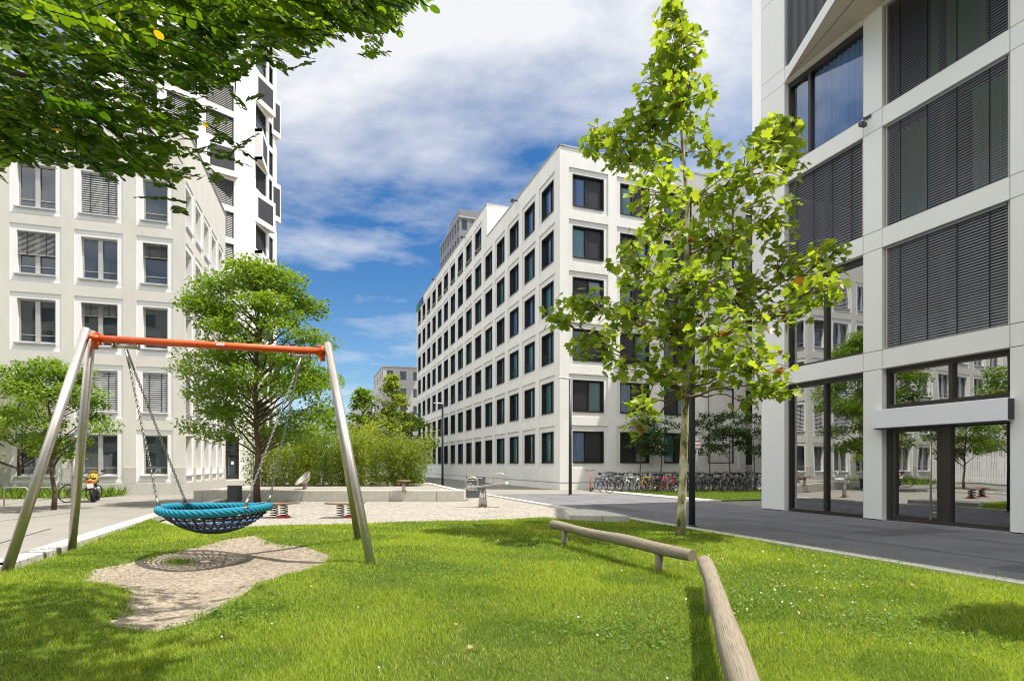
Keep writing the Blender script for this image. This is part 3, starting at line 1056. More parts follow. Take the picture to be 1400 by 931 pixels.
def put_office(fac, cx, w, row, double, blind, holes, wallmb, margin=.24, D1=.3):
    sz0, sz1, z0, z1 = row
    sur = (cx - w / 2 - margin, cx + w / 2 + margin, sz0, sz1)
    hole = (cx - w / 2, cx + w / 2, z0, z1)
    holes.append(sur)
    wallmb.mi = 1
    ring(wallmb, fac, sur, hole, 0, .045)
    reveal(wallmb, fac, hole, .045, D1)
    wallmb.mi = 0
    key = (round(w, 2), round(z1 - z0, 2), double, D1)
    if key not in OW:
        OW[key] = office_window(w, z1 - z0, double, D1)
    me, pm, sm = OW[key]
    o = inst(me, 'window', LB, fac.W(cx, 0, z0), fac.th)
    inst(pm, 'pane', o, (0, 0, 0), 0, True)
    inst(sm, 'sill', o, (0, 0, 0), 0, True)
    if blind:
        k = ('b',) + key
        if k not in OW:
            OW[k] = blind_mesh(w - .02, z1 - z0, .10, 'blind_pale', 52, .085, 2)
        bo = inst(OW[k], 'blind', o, (-w / 2 + .01, .13, (z1 - z0) * (1 - float(blind))), 0, True)
        bo.scale = (1, 1, float(blind))
wall = MB()
lf_holes, ls_holes = [], []
cols = [(-1.26, 1.05, False), (-3.54, 1.46, True), (-5.98, 1.46, True), (-8.42, 1.46, True), (-10.86, 1.46, True), (-13.3, 1.46, True), (-15.74, 1.46, True), (-18.18, 1.46, True), (-20.62, 1.46, True), (-23.06, 1.46, True), (-25.5, 1.46, True)]
blinds = {(1, 1): 1, (0, 1): 1, (1, 4): 1, (2, 1): 1, (3, 4): 1, (4, 2): 1, (0, 3): .35, (1, 2): .3, (2, 3): .55, (2, 0): .2, (5, 1): .6, (7, 1): 1, (6, 3): .4}
for i, (cx, w, dbl) in enumerate(cols):
    for k, row in enumerate(ROWS):
        put_office(LF, cx, w, row, dbl, blinds.get((i, k), 0), lf_holes, wall)
for i in range(5):
    for k, row in enumerate(ROWS):
        put_office(LS, .98 + 2.02 * i, 1.22, row, False, k == 1 and i in (0, 1), ls_holes, wall, .17, .42)
wall_grid(wall, LF, -27.5, 0, 0, HL, lf_holes)
wall_grid(wall, LS, 0, 10.55, 0, HL, ls_holes)
shell(wall, LF, -27.5, 0, 10.55, 0, HL, right=False)
wall.build('wall', [MAT['plaster_beige'], MAT['render_white']], LB)
# stone base: low course and the higher field between the ground floor windows
b = MB()
def stone_slabs(fac, s0, s1, z0, z1, step):
    n = max(1, round((s1 - s0) / step))
    for i in range(n):
        b.box((s0 + (s1 - s0) * i / n + .004, -.03, z0), (s0 + (s1 - s0) * (i + 1) / n - .004, .0, z1), M=fac.W)
stone_slabs(LF, -27.5, -.03, 0.0, .55, 1.3)
stone_slabs(LS, 0, 10.55, 0.0, .55, 1.3)
prev = -27.5
for cx, w, d in cols[::-1]:
    a = cx - w / 2 - .24
    if a - prev > .1:
        stone_slabs(LF, prev + .02, a - .0, .56, 1.31, 3)
    prev = cx + w / 2 + .24
stone_slabs(LF, prev, -.03, .56, 1.31, 3)
prev = -.0
for i in range(5):
    a = .98 + 2.02 * i - .61 - .17
    stone_slabs(LS, prev + .01, a, .56, 1.31, 3)
    prev = a + 1.56
stone_slabs(LS, prev, 10.55, .56, 1.31, 3)
b.build('stone_base', MAT['stone'], LB)
b = MB()
for fac, s0, s1 in ((LF, -27.5, .06), (LS, -.06, 10.6)):
    b.box((s0, -.06, HL), (s1, .25, HL + .06), M=fac.W)
b.build('coping', MAT['light_frame'], LB)

# ================================================================== TOWER behind the left building
twc = Q(341, 656, 53.5)
twc.z = 0
TW = thing('tower_building', 'white high-rise behind the beige block with dark blinds and slanted window bays', 'building', twc)
TF, TS = Fac(twc, 46), Fac(twc, 90)
TH = 52.0
FH = 2.93
wall = MB()
th_f, th_s = [], []
GL = {}
def tower_window(w, h, style):
    k = (round(w, 2), round(h, 2), style)
    if k in GL:
        return GL[k]
    f = MB()
    for lo, hi in (((-w / 2, .10, 0), (-w / 2 + .06, .24, h)), ((w / 2 - .06, .10, 0), (w / 2, .24, h)), ((-w / 2 + .06, .10, h - .06), (w / 2 - .06, .24, h)), ((-w / 2 + .06, .10, 0), (w / 2 - .06, .24, .06))):
        f.box(lo, hi)
    f = f.mesh('window', MAT['bronze'])
    p = MB()
    p.quad((-w / 2 + .06, .2, .06), (w / 2 - .06, .2, .06), (w / 2 - .06, .2, h - .06), (-w / 2 + .06, .2, h - .06))
    p = p.mesh('pane', MAT['glass_office'])
    bl = None
    if style:
        bl = blind_mesh(w - .16, h * style, .16, 'blind_grey', 58, .14, 2)
    GL[k] = (f, p, bl)
    return GL[k]
def put_tower(fac, s0, s1, z0, z1, style, holes):
    holes.append((s0, s1, z0, z1))
    reveal(wall, fac, (s0, s1, z0, z1), 0, .24)
    f, p, bl = tower_window(s1 - s0, z1 - z0, style)
    o = inst(f, 'window', TW, fac.W((s0 + s1) / 2, 0, z0), fac.th)
    inst(p, 'pane', o, (0, 0, 0), 0, True)
    if bl:
        inst(bl, 'blind', o, (-(s1 - s0) / 2 + .08, .15, (z1 - z0) * (1 - style)), 0, True)
nfl = 16
for k in range(1, nfl):
    z0 = 4.4 + (k - 1) * FH + .38
    for j in range(3):
        a = -3.45 - 3.1 * j
        put_tower(TF, a - .35, a + 2.05, z0, z0 + FH - .55, random.choice((1, 1, 1, .6, 0)), th_f)
# entrance at the foot of the tower
ent = (-2.35, -.95, .10, 4.05)
th_f.append(ent)
wall_grid(wall, TF, -12, 0, 0, TH, th_f)
for k in range(0, nfl):
    z0 = 4.4 + (k - 1) * FH + .38
    if k > 0:
        put_tower(TS, 1.35, 3.75, z0, z0 + FH - .5, random.choice((1, 1, .5)), th_s)
        put_tower(TS, 4.35, 5.35, z0, z0 + FH - .5, 1, th_s)
wall_grid(wall, TS, 0, 6.2, 0, TH, th_s)
wall.add([TF.W(-12, 0, TH), TF.W(0, 0, TH), TS.W(6.2, 0, TH), TS.W(6.2, 14, TH)], [(0, 1, 2, 3)])
wall.quad(TS.W(6.2, 0, 0), TS.W(6.2, 14, 0), TS.W(6.2, 14, TH), TS.W(6.2, 0, TH))
wall.quad(TF.W(-12, 0, 0), TS.W(6.2, 14, 0), TS.W(6.2, 14, TH), TF.W(-12, 0, TH))
wall.build('wall', MAT['cladding'], TW)
# slanted bays: triangular boxes that grow out of the facade
def slant_bay(fac, s0, s1, z0, z1, out, grow_right, parent):
    W_ = fac.W
    m = MB()
    tip = s1 if grow_right else s0
    root = s0 if grow_right else s1
    A, Bp, Cc = (root, 0), (tip, -out), (tip, 0)
    m.mi = 0
    for zz0, zz1 in ((z0, z0 + .30), (z1 - .30, z1)):
        m.quad(W_(*A, zz0), W_(*Bp, zz0), W_(*Bp, zz1), W_(*A, zz1))
        m.quad(W_(*Bp, zz0), W_(*Cc, zz0), W_(*Cc, zz1), W_(*Bp, zz1))
    m.add([W_(*A, z1), W_(*Bp, z1), W_(*Cc, z1)], [(0, 1, 2)])
    m.quad(W_(*Bp, z0), W_(*Cc, z0), W_(*Cc, z1), W_(*Bp, z1))
    m.mi = 1
    m.add([W_(*A, z0), W_(*Bp, z0), W_(*Cc, z0)], [(2, 1, 0)])
    m.mi = 2
    f = .04
    A2 = (root + (f if grow_right else -f), .03)
    def fp(f_, zz, o_=0.0):
        return W_(root + (tip - root) * f_, -out * f_ - o_, zz)
    m.mi = 0
    m.quad(fp(0, z0 + .30), fp(1, z0 + .30), fp(1, z1 - .30), fp(0, z1 - .30))
    m.mi = 2
    m.quad(fp(.16, z0 + .55, .012), fp(.88, z0 + .55, .012), fp(.88, z1 - .5, .012), fp(.16, z1 - .5, .012))
    return m.build('slanted_bay', [MAT['cladding'], MAT['soffit'], MAT['blind_black']], parent)
for k in range(1, nfl):
    z0 = 4.4 + (k - 1) * FH
    if k % 2 == 0:
        slant_bay(TS, 1.1, 4.1, z0 + .02, z0 + FH + .1, .75, (k // 2) % 2 == 0, TW)
    if k % 4 == 1:
        slant_bay(TF, -3.9, -1.2, z0 + .02, z0 + FH + .1, .55, True, TW)
    if k % 3 == 0:
        slant_bay(TS, 5.0, 6.2, z0 - 1, z0 + FH, .45, True, TW)
b = MB()
for lo, hi in (((ent[0], .1, .1), (ent[0] + .1, .3, 4.05)), ((ent[1] - .1, .1, .1), (ent[1], .3, 4.05)), ((ent[0] + .1, .1, 3.95), (ent[1] - .1, .3, 4.05)), ((ent[0] + .1, .1, 2.35), (ent[1] - .1, .3, 2.5)), ((ent[0] + .3, .12, .1), (ent[0] + .42, .26, 2.35))):
    b.box(lo, hi, M=TF.W)
ed = b.build('entrance_door', MAT['bronze'], TW)
b = MB()
b.quad(TF.W(ent[0] + .1, .2, .1), TF.W(ent[1] - .1, .2, .1), TF.W(ent[1] - .1, .2, 3.95), TF.W(ent[0] + .1, .2, 3.95))
b.build('pane', MAT['glass_office'], ed)
b = MB()
b.tube([TF.W(ent[0] + .52, .04, .5), TF.W(ent[0] + .52, .04, 2.2)], .025, 6)
b.build('handle', MAT['aluminium'], ed)
b = MB()
b.box((ent[0] + .75, .17, 1.45), (ent[0] + 1.0, .19, 1.75), M=TF.W)
b.build('notice', MAT['white_paint'], ed)

# ================================================================== RIGHT BUILDING
rc = UV(0, 14.03)
RF0 = Fac(rc, -70)
s_left = RF0.pix(1041, 600)[0]
RF = RF0.off(s_left, 0)
rc = RF.O.copy()
RB = thing('office_block', 'grey white panelled building on the right with huge windows and venetian blinds', 'building', rc)
sp = lambda px: RF.pix(px, 600)[0]
S1, S2, S3, S4 = sp(1072.7), sp(1180), sp(1206), sp(1380.7)
PIL = S3 - S2
BAYS = [(S1, S2), (S3, S4)]
x = S4
for i in range(3):
    BAYS.append((x + PIL, x + PIL + 2.75))
    x += PIL + 2.75
SEND = x + .9
HR = 16.75
LEV = [0, 3.93, 4.42, 7.07, 7.56, 10.20, 10.69, 13.33, 13.82, 16.3]
holes = []
for (a, b_) in BAYS:
    for k in range(0, 10, 2):
        holes.append((a, b_, LEV[k] + (.0 if k else .0), LEV[k + 1]))
wall = MB()
wall.mi = 1
wall_grid(wall, RF, 0, SEND, 0, HR, holes, .03)
for h in holes:
    wall.mi = 0
    reveal(wall, RF, h, .0, .34)
wall.mi = 0
# cladding panels with open joints
def panel(a, b_, z0, z1):
    g = .008
    wall.box((a + g, 0, z0 + g), (b_ - g, .028, z1 - g), M=RF.W)
edges = [0] + [e for bay in BAYS for e in bay] + [SEND]
for i in range(0, len(edges), 2):
    a, b_ = edges[i], edges[i + 1]
    for k in range(0, 9, 1):
        panel(a, b_, LEV[k] + (.02 if k == 0 else 0), LEV[k + 1])
    panel(a, b_, LEV[9], HR)
for (a, b_) in BAYS:
    for k in range(1, 9, 2):
        panel(a, b_, LEV[k], LEV[k + 1])
    panel(a, b_, LEV[9], HR)
wall.mi = 0
shell(wall, RF, 0, SEND, 16, 0, HR)
wall.mi = 2
for k in range(1, 9, 2):
    wall.quad(RF.W(.05, .36, LEV[k] + .2), RF.W(SEND - .05, .36, LEV[k] + .2), RF.W(SEND - .05, 15.9, LEV[k] + .2), RF.W(.05, 15.9, LEV[k] + .2))
wall.quad(RF.W(.05, .36, .02), RF.W(SEND - .05, .36, .02), RF.W(SEND - .05, 15.9, .02), RF.W(.05, 15.9, .02))
wall.quad(RF.W(.05, 5.5, .0), RF.W(SEND - .05, 5.5, .0), RF.W(SEND - .05, 5.5, HR - .1), RF.W(.05, 5.5, HR - .1))
wall.build('wall', [MAT['cladding'], MAT['cladding_gap'], MAT['interior']], RB)
def big_window(a, b_, z0, z1, mulls, headbox=.16, transom=None, glass='glass_shop', rails=True):
    m = MB()
    y0, y1 = .16, .30
    for lo, hi in (((a, y0, z0), (a + .07, y1, z1)), ((b_ - .07, y0, z0), (b_, y1, z1)), ((a + .07, y0, z1 - headbox), (b_ - .07, y1, z1)), ((a + .07, y0, z0), (b_ - .07, y1, z0 + .08))):
        m.box(lo, hi, M=RF.W)
    for q in mulls:
        m.box((q - .045, y0, z0 + .08), (q + .045, y1, z1 - headbox), M=RF.W)
    w = m.build('window', MAT['bronze'], RB)
    xs = [a + .07] + [q for q in mulls] + [b_ - .07]
    for i in range(len(xs) - 1):
        p = MB()
        g0, g1 = xs[i] + (.045 if i else 0), xs[i + 1] - (.045 if i < len(xs) - 2 else 0)
        p.quad(RF.W(g0, .25, z0 + .08), RF.W(g1, .25, z0 + .08), RF.W(g1, .25, z1 - headbox), RF.W(g0, .25, z1 - headbox))
        p.build('pane', MAT[glass], w)
    return w
BLR = {}
def blind_on(w, a, b_, z0, z1, m, tilt, pitch=.078, width=.08):
    k = (round(b_ - a, 3), round(z1 - z0, 3), m, tilt)
    if k not in BLR:
        BLR[k] = blind_mesh(b_ - a - .18, z1 - z0 - .02, pitch, m, tilt, width, 4)
    inst(BLR[k], 'blind', w, RF.W(a + .09, .10, z0 + .01), RF.th)
    for q in (a + .045, b_ - .075):
        g = MB()
        g.box((q, .07, z0), (q + .03, .13, z1), M=RF.W)
        g.build('guide_rail', MAT['soffit'], w)
def curt_on(w, a, wd, z0, z1, m, waves):
    inst(curtain_mesh(wd, z1 - z0 - .2, m, .05, waves), 'curtain', w, RF.W(a, .40, z0 + .06), RF.th)
for i, (a, b_) in enumerate(BAYS):
    for k in range(2, 10, 2):
        z0, z1 = LEV[k], LEV[k + 1]
        if k == 8 and i in (0, 1):
            continue
        if i == 0:
            mull = [a + (b_ - a) * .5] if k != 6 else [sp(1101)]
        else:
            mull = [a + (b_ - a) * .47]
        w = big_window(a, b_, z0, z1, mull, .16, None, 'glass_shop' if (i == 0 and k == 2) else ('glass_mid' if (i == 0 and k == 6) else 'glass_dim'))
        if i == 0 and k == 4:
            blind_on(w, a, b_, z0, z1, 'blind_dark', 66, .078, .074)
        elif i == 0 and k == 6:
            curt_on(w, a + .1, b_ - a - .2, z0, z1, 'curtain_blue', 16)
        elif i == 0 and k == 2:
            pass
        else:
            blind_on(w, a, b_, z0, z1, 'blind_mid', 57, .064, .051)
            if k == 4:
                curt_on(w, a + .15, .7, z0, z1, 'curtain_green', 6)
                curt_on(w, b_ - .95, .85, z0, z1, 'curtain_green', 7)
            if k == 6:
                curt_on(w, a + .95, 1.2, z0, z1, 'curtain_green', 9)
# ground floor: shop window, entrance, more shop windows
a, b_ = BAYS[0]
big_window(a, b_, 0.02, LEV[1], [sp(1122)], .14)
for a, b_ in BAYS[2:]:
    big_window(a, b_, 0.02, LEV[1], [(a + b_) / 2], .14)
a, b_ = BAYS[1]
tz = 2.92
w = big_window(a, b_, tz, LEV[1], [sp(1293)], .12)
door = MB()
dm = sp(1287)
def dbox(lo, hi):
    door.box(lo, hi, M=RF.W)
y0, y1 = .16, .30
dbox((a, y0, .02), (a + .13, y1, tz)); dbox((b_ - .07, y0, .02), (b_, y1, tz)); dbox((dm - .09, y0, .02), (dm + .10, y1, tz)); dbox((a + .13, y0, 2.40), (dm - .09, y1, tz)); dbox((dm + .10, y0, 2.40), (b_ - .07, y1, tz))
dbox((dm + .10, y0, .02), (b_ - .07, y1, .12))
fr = door.build('entrance', MAT['bronze'], RB)
leaf = MB()
l0, l1 = a + .14, dm - .10
for lo, hi in (((l0, .17, .03), (l0 + .11, .27, 2.39)), ((l1 - .11, .17, .03), (l1, .27, 2.39)), ((l0 + .11, .17, 2.27), (l1 - .11, .27, 2.39)), ((l0 + .11, .17, .03), (l1 - .11, .27, .17))):
    leaf.box(lo, hi, M=RF.W)
dl = leaf.build('door', MAT['bronze'], RB)
p = MB()
p.quad(RF.W(l0 + .11, .22, .17), RF.W(l1 - .11, .22, .17), RF.W(l1 - .11, .22, 2.27), RF.W(l0 + .11, .22, 2.27))
p.build('pane', MAT['glass_shop'], dl)
p = MB()
p.tube([RF.W(l1 - .20, .09, .12), RF.W(l1 - .20, .09, 2.3)], .022, 10)
for z in (.3, 2.1):
    p.tube([RF.W(l1 - .20, .09, z), RF.W(l1 - .08, .18, z)], .012, 6)
p.build('handle', MAT['steel'], dl, True)
p = MB()
p.quad(RF.W(dm + .10, .24, .12), RF.W(b_ - .07, .24, .12), RF.W(b_ - .07, .24, 2.40), RF.W(dm + .10, .24, 2.40))
p.build('pane', MAT['glass_shop'], fr)
p = MB()
p.box((a, .0, 0.004), (b_, .30, .018), M=RF.W)
p.build('threshold', MAT['aluminium'], fr)
# canopy over the door
CO = .22
c0 = RF.pix(1191, 570, -CO)[0]
c1 = RF.pix(1377, 560, -CO)[0]
p = MB()
p.box((c0, -CO, 2.38), (c1, -.002, 2.86), M=RF.W)
cn = p.build('canopy', MAT['canopy_white'], RB)
bevel(cn, .012, 2)
p = MB()
p.box((c0 + .05, -CO + .05, 2.35), (c1 - .05, -.05, 2.378), M=RF.W)
p.build('underside', MAT['dark_frame'], cn)
p = MB()
p.box((c1 + .002, -CO + .03, 2.40), (c1 + .02, -.02, 2.84), M=RF.W)
p.build('end_cap', MAT['dark_frame'], cn)
# slanted bay of the top floor
zb0, zb1 = 13.36, HR
tip_s, tip_o = S4 + .2, 2.75
m = MB()
rt = RF.W
A, Bp, Cc = (S1, 0), (tip_s, -tip_o), (tip_s + .35, 0)
for z0, z1 in ((zb0, zb0 + .34), (zb1 - .1, zb1 + .2)):
    m.quad(rt(*A, z0), rt(*Bp, z0), rt(*Bp, z1), rt(*A, z1))
    m.quad(rt(*Bp, z0), rt(*Cc, z0), rt(*Cc, z1), rt(*Bp, z1))
m.quad(rt(*Bp, zb0), rt(*Cc, zb0), rt(*Cc, zb1), rt(*Bp, zb1))
m.add([rt(*A, zb1 + .2), rt(*Bp, zb1 + .2), rt(*Cc, zb1 + .2)], [(0, 1, 2)])
m.mi = 1
m.add([rt(*A, zb0), rt(*Bp, zb0), rt(*Cc, zb0)], [(2, 1, 0)])
m.mi = 2
m.quad(rt(S1 + .05, .05, zb0 + .34), rt(tip_s, -tip_o + .05, zb0 + .34), rt(tip_s, -tip_o + .05, zb1), rt(S1 + .05, .05, zb1))
sb = m.build('slanted_bay', [MAT['cladding'], MAT['soffit'], MAT['blind_black']], RB)
m = MB()
for k in range(12):
    f0 = .03 + k * .08
    q0, q1 = S1 + (tip_s - S1) * f0, S1 + (tip_s - S1) * (f0 + .012)
    m.quad(rt(q0, -tip_o * f0 - .005, zb0 + .36), rt(q1, -tip_o * (f0 + .012) - .005, zb0 + .36), rt(q1, -tip_o * (f0 + .012) - .005, zb1), rt(q0, -tip_o * f0 - .005, zb1))
m.build('blind', MAT['dark_frame'], sb)
m = MB()                                             # joint line in the soffit
d = Vector((tip_s - S1, -tip_o))
for f in (.30,):
    A1 = (S1 + .1, -.02)
    B1 = (tip_s + .05, -tip_o * .62)
    m.quad(rt(A1[0], A1[1], zb0 - .004), rt(B1[0], B1[1], zb0 - .004), rt(B1[0], B1[1] + .03, zb0 - .004), rt(A1[0], A1[1] + .012, zb0 - .004))
m.build('joint', MAT['cladding_gap'], sb)
# security camera on the pillar
m = MB()
cs, cz = RF.pix(1187, 166)
m.tube([rt(cs, 0, cz + .1), rt(cs, -.16, cz + .06), rt(cs + .02, -.18, cz - .1)], .018, 6)
m.box((cs - .05, -.30, cz - .18), (cs + .05, -.1, cz - .08), M=RF.W)
m.box((cs - .09, -.03, cz + .06), (cs + .09, 0.0, cz + .14), M=RF.W)
m.build('security_camera', MAT['bin_grey'], RB)
# furniture seen through the shop window
tb = RF.W(S1 + 1.7, 1.7, .02)
TBL = thing('cafe_table', 'white table inside the ground floor shop window', 'table', tb)
m = MB()
m.box((-.75, -.4, .72), (.75, .4, .75), M=lambda x, y, z: tb + RF.t * x + RF.n * y + Vector((0, 0, z)))
m.build('tabletop', MAT['white_paint'], TBL)
for sx in (-.65, .65):
    for sy in (-.3, .3):
        m = MB()
        m.tube([tb + RF.t * sx + RF.n * sy, tb + RF.t * sx * .9 + RF.n * sy + Vector((0, 0, .72))], .02, 6)
        m.build('leg', MAT['aluminium'], TBL)
def cafe_chair(loc, rz, label):
    c = thing('cafe_chair', label, 'chair', (0, 0, 0), 'chairs inside the shop window')
    m = MB()
    m.box((-.22, -.22, .44), (.22, .22, .47))
    m.build('seat', MAT['bin_grey'], c)
    m = MB()
    m.box((-.21, .19, .55), (.21, .22, .85))
    m.build('backrest', MAT['bin_grey'], c)
    for sx in (-.2, .2):
        for sy in (-.2, .2):
            m = MB()
            m.tube([(sx * 1.1, sy * 1.1, 0), (sx, sy, .44)], .014, 5)
            m.build('leg', MAT['aluminium'], c)
    c.location = loc
    c.rotation_euler = (0, 0, rz)
    ORG[c.name] = Vector(loc)
    return c
cafe_chair(RF.W(S1 + 1.25, .85, .02), R(-70) + math.pi, 'grey chair at the left end of the table inside the shop window')
cafe_chair(RF.W(S1 + 2.1, .85, .02), R(-62) + math.pi, 'grey chair nearer the entrance at the table inside the shop window')

# ================================================================== unseen building added to shade the hotel front (behind the right-hand building)
hb = UV(21.2, 25.9)
HB = thing('shading_tower', 'unseen white tower added behind the panelled building to shade the hotel front', 'building', hb)
m = MB()
HF = Fac(UV(21.2, 25.9), 20)
wall_grid(m, HF, 0, 16, 0, 31, [])
shell(m, HF, 0, 16, 6.6, 0, 31)
m.build('wall', MAT['cladding'], HB)
for k in range(9):
    for j in range(4):
        m = MB()
        m.box((.9 + j * 3.8, -.01, 1 + k * 3.3), (3.4 + j * 3.8, .01, 3.2 + k * 3.3), M=HF.W)
        m.build('window', MAT['glass_office'], HB)

RBK = Fac(UV(-26, 12), 200)
RK = thing('opposite_building', 'white block behind the viewer, mirrored in the windows of the beige block', 'building', RBK.O)
m = MB()
hh = []
for k in range(8):
    for j in range(18):
        hh.append((1.2 + j * 4.0, 3.6 + j * 4.0, 1.2 + k * 3.2, 3.1 + k * 3.2))
for h in hh:
    reveal(m, RBK, h, 0, .3)
wall_grid(m, RBK, 0, 74, 0, 26.5, hh)
shell(m, RBK, 0, 74, 14, 0, 26.5)
m.build('wall', MAT['plaster_white'], RK)
m = MB()
for k in range(8):
    m.box((1, .3, 1.1 + k * 3.2), (73, .34, 3.2 + k * 3.2), M=RBK.W)
tag(m.build('window', MAT['glass_office'], RK), kind='stuff')

# ================================================================== far buildings
def far_block(name, label, pxL, pxC, pxR, ytop, D, wallm, fl, thF, winw=1.4, pitch=2.6, left_len=20, pent=0, winh=2.1):
    c = Q(pxC, HZ, D)
    c.z = 0
    h = Q(pxC, ytop, D).z
    B = thing(name, label, 'building', c)
    f, l = Fac(c, thF), Fac(c, thF - 90)
    lenF = f.pix(pxR, 600)[0]
    lenL = -l.pix(pxL, 600)[0]
    lenF, lenL = max(4, min(60, lenF)), max(4, min(60, lenL))
    m = MB()
    fh = h / fl
    hf, hl = [], []
    for fac, s0, s1, hh in ((f, 0, lenF, hf), (l, -lenL, 0, hl)):
        n = max(1, int((s1 - s0) / pitch))
        for i in range(n):
            for k in range(fl):
                cx = s0 + (s1 - s0) * (i + .5) / n
                z0 = k * fh + .28 * fh
                r = (cx - winw / 2, cx + winw / 2, z0, z0 + min(winh, fh * .62))
                hh.append(r)
                reveal(m, fac, r, 0, .25)
    wall_grid(m, f, 0, lenF, 0, h, hf)
    wall_grid(m, l, -lenL, 0, 0, h, hl)
    m.quad(f.W(0, 0, h), f.W(lenF, 0, h), f.W(lenF, lenL, h), f.W(0, lenL, h))
    m.build('wall', MAT[wallm], B)
    m = MB()
    m.box((-.2, -.2, h), (lenF, .3, h + .25), M=f.W)
    m.box((-lenL, -.2, h), (-.2, .3, h + .25), M=l.W)
    m.build('coping', MAT['light_frame'], B)
    cnt = 0
    meshes = {}
    rest = MB()
    for fac, hh in ((f, hf), (l, hl)):
        for r in hh:
            if r[2] < 4 or cnt >= 100:
                rest.quad(fac.W(r[0], .22, r[2]), fac.W(r[1], .22, r[2]), fac.W(r[1], .22, r[3]), fac.W(r[0], .22, r[3]))
                continue
            cnt += 1
            q = MB()
            q.quad(fac.W(r[0], .22, r[2]), fac.W(r[1], .22, r[2]), fac.W(r[1], .22, r[3]), fac.W(r[0], .22, r[3]))
            q.build('window', MAT['glass_office'], B)
    tag(rest.build('window', MAT['glass_office'], B), kind='stuff')
    if pent:
        m = MB()
        m.box((lenF * .15, lenL * .2, h), (lenF * .95, lenL * .7, h + pent), M=f.W)
        m.build('penthouse', MAT['far_wall_dark'], B)
    return B
far_block('office_tower', 'grey tower with tall narrow windows rising behind the roof of the white hotel block', 602, 628, 668, 297, 118, 'far_wall_dark', 15, 20, 1.1, 2.0, pent=3.4, winh=3.0)
far_block('office_building', 'pale grey block far down the street between bushes and hotel', 511, 524, 578, 501, 135, 'far_wall', 6, 20, 1.5, 3.0)
far_block('office_building', 'low pale block farthest away, left of the grey block down the street', 440, 497, 530, 534, 190, 'far_wall', 5, 20, 1.6, 3.2)

# ================================================================== PLAYGROUND
# --- swing frame
NL, FL_, NR, FR_ = P(8, 785), P(98, 752), P(508, 775), P(490, 740)
apL = Vector(((NL + FL_) / 2).to_tuple())
apR = Vector(((NR + FR_) / 2).to_tuple())
apL = Vector((Q(121, 456, apL.y).x, apL.y, Q(121, 456, apL.y).z))
apR = Vector((Q(449, 475, apR.y).x, apR.y, Q(449, 475, apR.y).z))
bd = (apR - apL).normalized()
bp = Vector((-bd.y, bd.x, 0)).normalized()
SWF = thing('swing_frame', 'swing frame of four leaning steel legs and an orange crossbeam on the lawn', 'swing frame', ((apL + apR) / 2).to_2d().to_3d())
beamL, beamR = apL + Vector((0, 0, -.07)) + bd * .09, apR + Vector((0, 0, -.07)) - bd * .02
m = MB()
m.tube([beamL, beamR], .056, 20)
beam = m.build('crossbeam', MAT['orange_paint'], SWF, True)
for base, ap, sgn, fat in ((NL, apL, -1, 1), (FL_, apL, 1, 1), (NR, apR, -1, 1), (FR_, apR, 1, 1)):
    m = MB()
    top = ap + bp * sgn * .085
    d = (top - base).normalized()
    m.tube([base - d * .12, top + d * .04], .063, 18)
    lg = m.build('leg', MAT['steel'], SWF, True)
    m = MB()
    m.lathe([(.0, .0), (.063, 0), (.05, .02), (0, .03)], 16, (0, 0, 0))
    q = Vector((0, 0, 1)).rotation_difference(d)
    m.v = [tuple(q @ Vector(v) + top + d * .04) for v in m.v]
    m.build('end_cap', MAT['steel'], lg)
for ap, s in ((apL, 1), (apR, -1)):
    m = MB()
    c = ap + Vector((0, 0, -.07)) + bd * s * .09
    for sg in (-1, 1):
        m.tube([c + bp * sg * .16 + Vector((0, 0, .0)), c - bp * sg * .02], .035, 8)
    m.tube([c + Vector((0, 0, .09)), c + Vector((0, 0, -.16))], .04, 10)
    m.tube([c - bd * s * .02, c + bd * s * .06], .075, 16)
    for a in range(6):
        w_ = a * math.pi / 3
        o_ = bp * math.cos(w_) * .085 + Vector((0, 0, math.sin(w_) * .085))
        m.tube([c + o_ + bd * s * .02, c + o_ + bd * s * .07], .014, 6)
    m.build('bracket', MAT['orange_paint'], SWF, True)
m = MB()
c = apL.lerp(apR, .53) + Vector((0, 0, -.07)) - bp * .0575
m.box((-.06, -.006, -.02), (.06, .006, .02), M=lambda x, y, z: c + bd * x + bp * y + Vector((0, 0, z + .01)))
m.build('type_plate', MAT['white_paint'], beam)

# --- nest swing hanging from it
nc = Q(295.5, 695, 8.95)
NR_ = .775
NS = thing('nest_swing', 'round nest swing with thick turquoise rope rim and black net hanging on chains', 'swing', nc)
def sag(a):
    return 0.018 * math.cos(2 * a)
m = MB()
K, n = 600, 40
vs, fs = [], []
r0 = .052
for i in range(K):
    a = 2 * math.pi * i / K
    cc = nc + Vector((math.cos(a) * NR_, math.sin(a) * NR_, sag(a)))
    ra = Vector((math.cos(a), math.sin(a), 0))
    for j in range(n):
        p_ = 2 * math.pi * j / n
        rr = r0 * (1 + .30 * abs(math.sin(3 * p_ + 30 * a)) ** .7 - .15)
        vs.append(cc + ra * math.cos(p_) * rr + Vector((0, 0, math.sin(p_) * rr * 1.05)))
for i in range(K):
    for j in range(n):
        fs.append((i * n + j, i * n + (j + 1) % n, ((i + 1) % K) * n + (j + 1) % n, ((i + 1) % K) * n + j))
m.add(vs, fs)
m.build('rim', MAT['rope_blue'], NS, True)
m = MB()
def bowl(r):
    q = r / NR_
    return -.37 * (1 - q * q) ** 0.8 - .01
for i in range(64):
    a = 2 * math.pi * i / 64
    pts = []
    for k in range(7):
        r = NR_ * (1 - k / 6 * .90)
        pts.append(nc + Vector((math.cos(a + .05 * k * (-1) ** i) * r, math.sin(a + .05 * k * (-1) ** i) * r, bowl(r) + sag(a) * r)))
    m.mi = 0
    m.tube(pts, .0115, 5)
